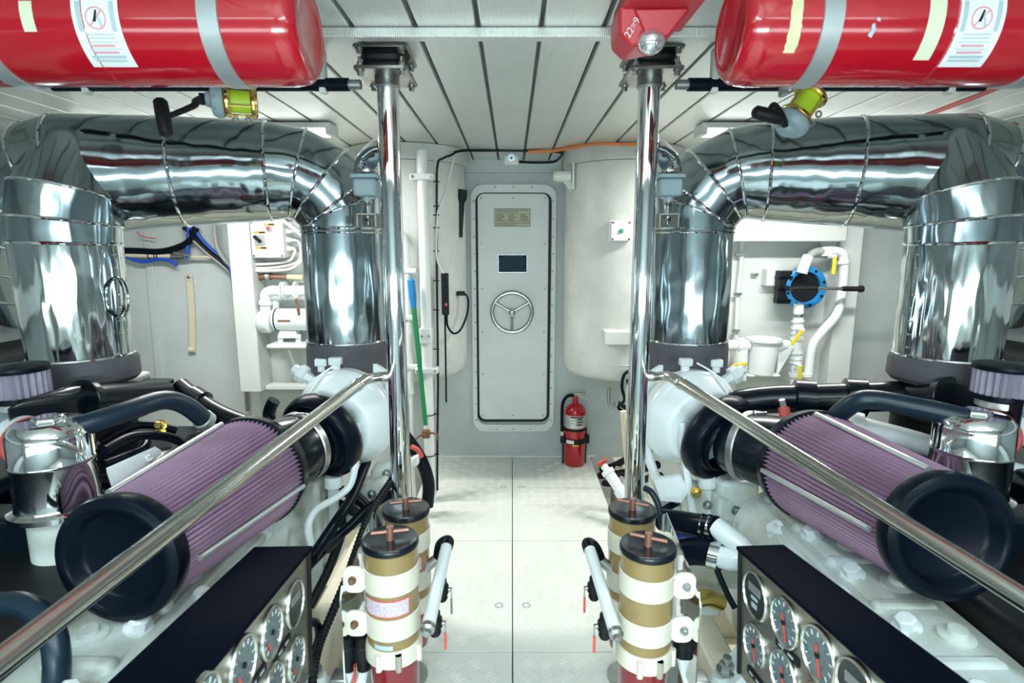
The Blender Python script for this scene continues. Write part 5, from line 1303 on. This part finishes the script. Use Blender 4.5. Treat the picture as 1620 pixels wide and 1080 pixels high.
MB().obox(P(456, 505, yp) - Y_*0.073, X, Y_, Z, 0.08, 0.003, 0.012).build('name_tag', 'rust', t)
for px in (444, 472):
    MB().cyl(P(px, 541, yp), P(px, 528, yp), 0.018, n=14).build('foot_bolt', 'white', t)
MB().prism([(-0.07, 0), (0.07, 0), (0.04, 0.08), (-0.04, 0.08)], P(458, 534, yp) + Y_*0.03, X, Z, 0.06).build('cradle', 'white', t, bevel=0.004)
MB().tube([P(420, 500, yp), P(420, 478, yp), P(421, 465, yp), P(430, 460, yp), P(445, 460, yp), P(520, 460, yp)], 0.034, 20).build('discharge_pipe', 'white', t)
MB().cyl(P(436, 495, yp+0.05), P(436, 474, yp+0.05), 0.026, n=16).build('suction_pipe', 'white', t)
for px in (446, 450, 467): MB().cyl(P(px, 460, yp), P(px+2.5, 460, yp), 0.060, n=28).build('pipe_flange', 'white', t)
MB().cyl(P(420, 482, yp), P(420, 476, yp), 0.042, n=20).build('union_nut', 'white', t)
MB().obox(P(469, 470, yp-0.05), X, Y_, Z, 0.02, 0.02, 0.03).build('cock_stem', 'white', t)
MB().obox(P(471, 486, yp-0.06), X, Y_, Vector((-0.12, 0, 1)), 0.018, 0.010, 0.12).build('cock_lever', 'rust', t, bevel=0.003)
# pipe ends by the turbo
pipe('dark_hose_end', 'dark hose end standing beside the left turbo', [P(440, 790, 1.98), P(432, 730, 2.1), P(426, 665, 2.2), P(427, 648, 2.2), P(431, 638, 2.2), P(434, 633, 2.2)], 0.025, 'rubber', 'hose')

# ------------------------------------------------------------------ right bulkhead: blue hand pump, strainer, pipes
yh = 3.62
c = P(1277, 455, yh)
t = thing('hand_pump', 'blue rimmed hand pump with long black handled lever', 'pump', c - Z*0.14)
MB().lathe(c + Y_*0.05, -Y_, [(0.085, -0.08), (0.098, -0.03), (0.098, 0.012), (0.0, 0.004)], 48).build('pump_body', 'blackmat', t, smooth=50)
MB().lathe(c + Y_*0.05, -Y_, [(0.115, -0.004), (0.137, 0), (0.137, 0.030), (0.129, 0.036), (0.102, 0.036), (0.098, 0.030), (0.098, -0.004)], 48, cap=False).build('blue_ring', 'blue', t)
for k in range(8):
    th = k*PI/4+0.3; MB().bolt(c + Vector((0.118*math.cos(th), 0.014, 0.118*math.sin(th))), -Y_, 0.007, 0.008).build('ring_bolt', 'blackmat', t)
a0 = P(1252, 457, yh-0.125); a1 = P(1292, 456, yh-0.125); a2 = P(1332, 456.5, yh-0.125); a3 = P(1365, 457, yh-0.125)
MB().cyl(a0, a1, 0.018, n=16).build('lever_socket', 'blackmat', t)
MB().cyl(P(1256, 456.5, yh-0.125), P(1256, 456.5, yh-0.125)+Y_*0.16, 0.012, n=12).build('lever_pivot', 'blackmat', t)
MB().cyl(a1, a2, 0.010, n=14).build('lever_rod', 'steel', t)
MB().lathe(a2, a3-a2, [(0.014, 0), (0.016, 0.02), (0.016, (a3-a2).length-0.03), (0.022, (a3-a2).length-0.018), (0.020, (a3-a2).length), (0.0, (a3-a2).length+0.002)], 16).build('lever_grip', 'blackmat', t)
hb0, hb1 = P(1236, 428, 3.66), P(1250, 480, 3.66)
MB().box(hb0.x-0.02, hb1.x-0.01, 3.635, 3.70, hb1.z, hb0.z).build('valve_block', 'blackmat', t, bevel=0.006)
for k in range(3): MB().box(hb0.x-0.026, hb1.x-0.01, 3.628, 3.69, hb1.z+0.012+k*0.075, hb1.z+0.03+k*0.075).build('block_rib', 'rubber', t, bevel=0.002)
q0, q1 = P(1214, 426, 3.70), P(1237, 452, 3.70)
MB().box(q0.x, q1.x, 3.70, 3.78, q1.z, q0.z).build('backing_plate', 'white_flat', t, bevel=0.003)
t = thing('pump_pipework', 'white plastic pipe loop with yellow levers around the blue pump', 'pipe', P(1280, 600, 3.66))
yq = 3.61
MB().tube([P(1268, 432, yq), P(1274, 415, yq), P(1279, 405, yq)], 0.034, 18).build('upper_elbow', 'white', t)
MB().tube([P(1278, 408, yq), P(1287, 400, yq), P(1298, 397, yq), P(1306, 397, yq)], 0.025, 16).build('dark_hose', 'grey_hose', t)
MB().tube([P(1304, 397, yq), P(1318, 397, yq), P(1331, 400, yq), P(1335, 410, yq), P(1334, 440, yq), P(1329, 478, yq), P(1322, 500, yq), P(1300, 525, yq), P(1286, 545, yq), P(1281, 570, yq), P(1278, 605, yq), P(1277, 640, yq)], 0.029, 18).build('return_pipe', 'white', t)
for px, py in ((1334, 412), (1277, 590)): MB().cyl(P(px, py, yq), P(px, py+5, yq), 0.037, n=20).build('socket', 'white', t)
MB().cyl(P(1308, 390, yq), P(1308, 404, yq), 0.036, n=18).build('union', 'white', t)
MB().cyl(P(1264, 480, yq), P(1256, 640, yq), 0.031, n=20).build('suction_pipe', 'white', t)
for k, py in enumerate((506, 515, 524, 532, 556, 563, 570, 590)): MB().cyl(P(1263-(py-490)*0.05, py, yq), P(1263-(py-490)*0.05, py+(5 if k % 2 else 3), yq), 0.040, n=20).build('pipe_collar', 'white', t)
MB().cyl(P(1263, 496, yq), P(1263, 501, yq), 0.034, n=20).build('hose_clamp', 'steel', t)
def lever(p0, p1, y):
    a, b = P(*p0, y), P(*p1, y)
    MB().obox((a+b)/2, (b-a), Y_, (b-a).cross(Y_), (b-a).length, 0.008, 0.024).build('yellow_lever', 'yellow', t, bevel=0.003)
    MB().cyl(P(*p0, y), P(*p0, y) + Y_*0.06, 0.014, n=12).build('lever_boss', 'white', t)
lever((1321, 406), (1318, 434), 3.50); lever((1270, 522), (1252, 545), 3.50); lever((1266, 578), (1265, 600), 3.50)
t = thing('sea_strainer', 'white plastic strainer bucket below the blue hand pump', 'strainer', P(1208, 590, 3.6))
ys = 3.60
st, sb_ = P(1209, 536, ys), P(1206, 590, ys)
MB().cyl(st, Vector((st.x-0.01, st.y, sb_.z)), 0.094, 0.080, n=36).build('bucket', 'white', t)
MB().lathe(st, Z, [(0.098, -0.03), (0.098, -0.015), (0.110, -0.012), (0.110, 0.006), (0.085, 0.008), (0.080, -0.006), (0.0, -0.006)], 36).build('lid', 'white', t)
MB().cyl(P(1150, 546, ys), P(1185, 546, ys), 0.036, n=20).build('inlet', 'white', t)
MB().lathe(P(1164, 546, ys), X, [(0.036, 0), (0.05, 0.004), (0.05, 0.05), (0.036, 0.054)], 20).build('inlet_union', 'white', t)
MB().cyl(P(1232, 546, ys), P(1256, 546, ys+0.06), 0.036, n=20).build('outlet', 'white', t)
MB().prism([(0, 0), (0.10, 0), (0, -0.2)], P(1231, 548, ys), X, Z, 0.01).build('rib', 'white', t)
MB().box(st.x-0.11, st.x+0.10, ys-0.05, 3.78, sb_.z-0.014, sb_.z).build('base', 'white', t, bevel=0.004)
MB().cyl(P(1172, 552, ys), P(1170, 600, ys), 0.045, n=20).build('sea_cock', 'white', t)
MB().obox(P(1170, 577, ys-0.06), Vector((1, 0, 0.12)), Y_, Z, 0.10, 0.01, 0.022).build('yellow_lever', 'yellow', t, bevel=0.003)
t = thing('thin_wall_pipe', 'thin white pipe with clips on the right panel', 'pipe', P(1166, 600, 3.74), None)
MB().tube([P(1174, 380, 3.75), P(1172, 420, 3.75), P(1167, 470, 3.75), P(1164, 540, 3.75), P(1160, 640, 3.75)], 0.014, 10).build('pipe', 'white_flat', t)
MB().tube([P(1169, 470, 3.76), P(1160, 540, 3.76), P(1157, 640, 3.76)], 0.006, 8).build('wire', 'cable', t)
for py in (402, 465, 523): MB().obox(P(1170-(py-400)*0.05, py, 3.73), X, Y_, Z, 0.05, 0.02, 0.018).build('clip', 'steel', t)
tag(MB().obox(P(1194, 434, 3.76), X, Y_, Z, 0.04, 0.03, 0.02).build('wall_lug', 'steel', bevel=0.003), 'tiny metal lug on the right panel', 'lug')

# ------------------------------------------------------------------ hoses below the engines, beside the fuel filters
t = thing('corrugated_conduit', 'long black corrugated conduit slanting down beside the left fuel filters', 'conduit', P(505, 1040, 1.3))
pts = [P(634, 735, 1.80), P(616, 765, 1.74), P(596, 795, 1.68), P(578, 830, 1.62), P(562, 875, 1.56), P(546, 920, 1.50), P(526, 968, 1.45), P(508, 1012, 1.41), P(499, 1045, 1.38), P(492, 1095, 1.34)]
cp = catmull(pts, 14); mbx = MB(); rings = []
d0 = (cp[1]-cp[0]).normalized()
for i in range(len(cp)):
    d = (cp[min(i+1, len(cp)-1)]-cp[max(i-1, 0)]).normalized(); _, u, v = frame(d); r = 0.0135 if i % 2 else 0.0112
    rings.append([cp[i] + (u*math.cos(2*PI*k/12)+v*math.sin(2*PI*k/12))*r for k in range(12)])
MB().loops(rings).build('conduit', 'blackmat', t)
LH = [([P(478, 905, 1.62), P(510, 872, 1.70), P(530, 852, 1.73), P(556, 830, 1.77), P(580, 806, 1.81), P(612, 785, 1.86), P(640, 775, 1.9)], 0.016, 'rubber', 'black hose with fitting slanting up beside the left fuel filters'),
      ([P(495, 880, 1.64), P(512, 855, 1.68), P(532, 825, 1.72), P(552, 795, 1.80), P(566, 765, 1.88), P(580, 730, 1.98)], 0.018, 'rubber', 'black hose rising behind the left oil line'),
      ([P(490, 785, 1.95), P(520, 776, 1.93), P(548, 778, 1.92), P(572, 793, 1.92), P(590, 820, 1.9), P(606, 860, 1.86), P(615, 920, 1.8)], 0.019, 'rubber', 'black hose arching under the left turbo'),
      ([P(490, 790, 1.9), P(520, 793, 1.88), P(550, 803, 1.86), P(578, 822, 1.84), P(598, 850, 1.80), P(612, 900, 1.75)], 0.017, 'blackmat', 'lower black hose under the left turbo'),
      ([P(560, 750, 2.0), P(552, 800, 1.94), P(540, 845, 1.88), P(520, 900, 1.82), P(490, 960, 1.75)], 0.016, 'blackmat', 'black hose dropping straight under the left turbo'),
      ([P(486, 985, 1.36), P(500, 985, 1.42), P(505, 1005, 1.44), P(498, 1030, 1.42)], 0.012, 'rubber', 'small black hose loop at the end of the left gauge box')]
for pts, r, m, lab in LH: pipe('black_hose', lab, pts, r, m, 'hose', 'thin black engine hoses')
tag(MB().lathe(P(513, 869, 1.70), P(530, 852, 1.73)-P(510, 872, 1.70), [(0.020, 0), (0.022, 0.01), (0.022, 0.05), (0.018, 0.055)], 8).build('hose_fitting', 'blackmat'), 'black hose coupling below the left oil line', 'fitting')
# lumpy white casting beneath each turbo
for s in (-1, 1):
    side = 'left' if s < 0 else 'right'
    if s < 0: cs = [(590, 775, 2.0, 0.07), (612, 745, 2.05, 0.06), (575, 810, 1.95, 0.06)]
    else: cs = [(1058, 782, 1.95, 0.075), (1105, 790, 1.90, 0.08), (1150, 800, 1.85, 0.07)]
    t = thing('gear_housing', 'white painted gear housing under the %s turbo' % side, 'housing', P(cs[0][0], cs[0][1], 2.0) - Z*0.2, 'white gear housings')
    for i, (px, py, y, r) in enumerate(cs):
        MB().obox(P(px, py, y), Vector((1, 0.2*i, -0.3*s)), Y_, Z, r*1.9, r*1.5, r*1.4).build(['bearing_block', 'flange_block', 'end_block'][i], 'white_dirty', t, bevel=0.02, bseg=3)
        MB().bolt(P(px, py, y) + Vector((0.01, -r*0.75, 0.01)), -Y_, 0.012, 0.016).build('bolt', 'steel', t)
    q = P(*(cs[1][:2]), cs[1][2]) - Z*0.22
    MB().obox(q, X, Y_, Z, 0.14, 0.2, 0.36).build('web', 'white_dirty', t, bevel=0.015)
t = thing('bracing_plate', 'white angled bracing plate under the right turbo', 'bracket', P(1058, 790, 1.80))
w_ = [P(1035, 760, 1.84), P(1078, 752, 1.86), P(1090, 776, 1.82), P(1078, 795, 1.78), P(1046, 792, 1.78)]
MB().add(w_ + [v + Y_*0.02 for v in w_], [[4,3,2,1,0],[5,6,7,8,9]] + [[i, (i+1) % 5, 5+(i+1) % 5, 5+i] for i in range(5)]).build('plate', 'white', t)
MB().bolt(P(1101, 778, 1.78), -Y_, 0.014, 0.02).build('bolt', 'brass', t)
# right: black ribbed hoses clamped to a white wye
t = thing('wye_pipe', 'white wye pipe with two black clamped hoses beside right gauge box', 'pipe', P(1160, 880, 1.5))
w0 = P(1172, 880, 1.46)
MB().tube([P(1132, 832, 1.56), P(1150, 846, 1.53), P(1172, 864, 1.50), P(1190, 890, 1.48)], 0.030, 18).build('upper_branch', 'white', t)
MB().tube([P(1138, 880, 1.52), P(1155, 884, 1.50), P(1175, 884, 1.49), P(1190, 900, 1.48)], 0.032, 18).build('lower_branch', 'white', t)
MB().tube([P(1045, 822, 1.70), P(1070, 824, 1.66), P(1100, 829, 1.62), P(1134, 834, 1.56)], 0.034, 20).build('upper_hose', 'rubber', t)
MB().tube([P(1072, 876, 1.60), P(1095, 872, 1.58), P(1120, 874, 1.55), P(1142, 880, 1.52)], 0.040, 20).build('lower_hose', 'rubber', t)
for px, py, y, r in ((1112, 831, 1.60, 0.037), (1122, 832.5, 1.58, 0.037), (1126, 876, 1.54, 0.043), (1134, 878, 1.53, 0.043)):
    MB().lathe(P(px, py, y), Vector((1, -0.6, -0.1)), [(r-0.003, -0.008), (r, -0.007), (r, 0.007), (r-0.003, 0.008)], 28).build('hose_clamp', 'chrome', t)
pipe('blue_ribbed_hose', 'blue ribbed hose under the black clamped hoses', [P(1060, 850, 1.72), P(1080, 842, 1.70), P(1105, 848, 1.66), P(1130, 856, 1.62)], 0.018, 'bluehose', 'hose')
pipe('black_hose', 'black cable dropping below the right wye pipe', [P(1130, 890, 1.52), P(1140, 915, 1.5), P(1152, 942, 1.48), P(1163, 962, 1.46)], 0.009, 'rubber', 'cable')
pipe('black_hose', 'grey-blue hose rising behind the right fuel filters', [P(1020, 772, 1.70), P(1030, 778, 1.68), P(1040, 795, 1.66), P(1046, 820, 1.64), P(1056, 850, 1.62)], 0.010, 'hose', 'hose')
pipe('black_hose', 'crossed black hose under the right turbo', [P(1045, 808, 1.9), P(1065, 796, 1.9), P(1088, 784, 1.9)], 0.016, 'rubber', 'hose')
pipe('bronze_pipe', 'bronze pipe low behind the right filter bracket', [P(1090, 952, 1.7), P(1115, 945, 1.72), P(1140, 952, 1.74)], 0.028, 'brass', 'pipe')
for s, q in ((-1, P(575, 1040, 1.30)), (1, P(1079, 1020, 1.30))):
    side = 'left' if s < 0 else 'right'
    t = thing('drain_cock', 'black valve with white hose tail outboard of the %s front fuel filter' % side, 'valve', q - Z*0.06, 'black drain valves')
    MB().lathe(q + Z*0.07, -Z, [(0.014, 0), (0.020, 0.004), (0.020, 0.03), (0.024, 0.034), (0.024, 0.07), (0.018, 0.075), (0.018, 0.10)], 14).build('body', 'blackmat', t)
    MB().tube([q - Z*0.03, q - Z*0.07 + X*s*0.01, q + Vector((s*0.03, -0.03, -0.14))], 0.014, 12).build('tail', 'white', t)
    MB().obox(q + Vector((s*0.02, -0.02, -0.03)), X, Y_, Z, 0.006, 0.012, 0.05).build('red_lever', 'needle', t)

# ------------------------------------------------------------------ things seen past the ducts at the room's sides
for s in (-1, 1):
    side = 'left' if s < 0 else 'right'
    t = thing('ventilator_casing', 'dark air trunk at the far %s hull side' % side, 'duct', (s*2.72, 2.2, 0.0), 'dark hull side trunks')
    MB().box(min(s*2.5, s*2.95), max(s*2.5, s*2.95), 1.6, 3.4, 0.0, 0.95).build('casing', 'blackmat', t, bevel=0.02)
    for k in range(5): MB().box(min(s*2.48, s*2.5), max(s*2.48, s*2.5), 1.65, 3.35, 0.45+k*0.09, 0.48+k*0.09).build('louvre', 'steel', t)
    t = thing('hull_stringer', 'grey longitudinal stringer on the %s hull side' % side, 'beam', (s*2.9, 2.0, 1.2), 'hull stringers')
    MB().box(min(s*2.82, s*2.99), max(s*2.82, s*2.99), -1.4, 3.8, 1.16, 1.24).build('flange', 'wall', t, bevel=0.005)
    MB().box(min(s*2.80, s*2.83), max(s*2.80, s*2.83), -1.4, 3.8, 1.10, 1.28).build('lip', 'wall', t, bevel=0.005)
pipe('overhead_water_pipe', 'white pipe under the ceiling past the right duct', [P(1560, 232, 2.7), P(1600, 225, 2.6), P(1680, 215, 2.45)], 0.045, 'white_flat', 'pipe', sm=0)
pipe('red_wire', 'red conduit running along the ceiling above the right duct', [P(1405, 204, 2.60), P(1460, 184, 2.30), P(1530, 158, 2.02), P(1620, 122, 1.76)], 0.008, 'red_soft', 'conduit', sm=0)
pipe('overhead_water_pipe', 'dark pipe under the ceiling past the left duct', [P(-40, 205, 2.5), P(20, 222, 2.6), P(60, 232, 2.7)], 0.03, 'steel', 'pipe', sm=0)
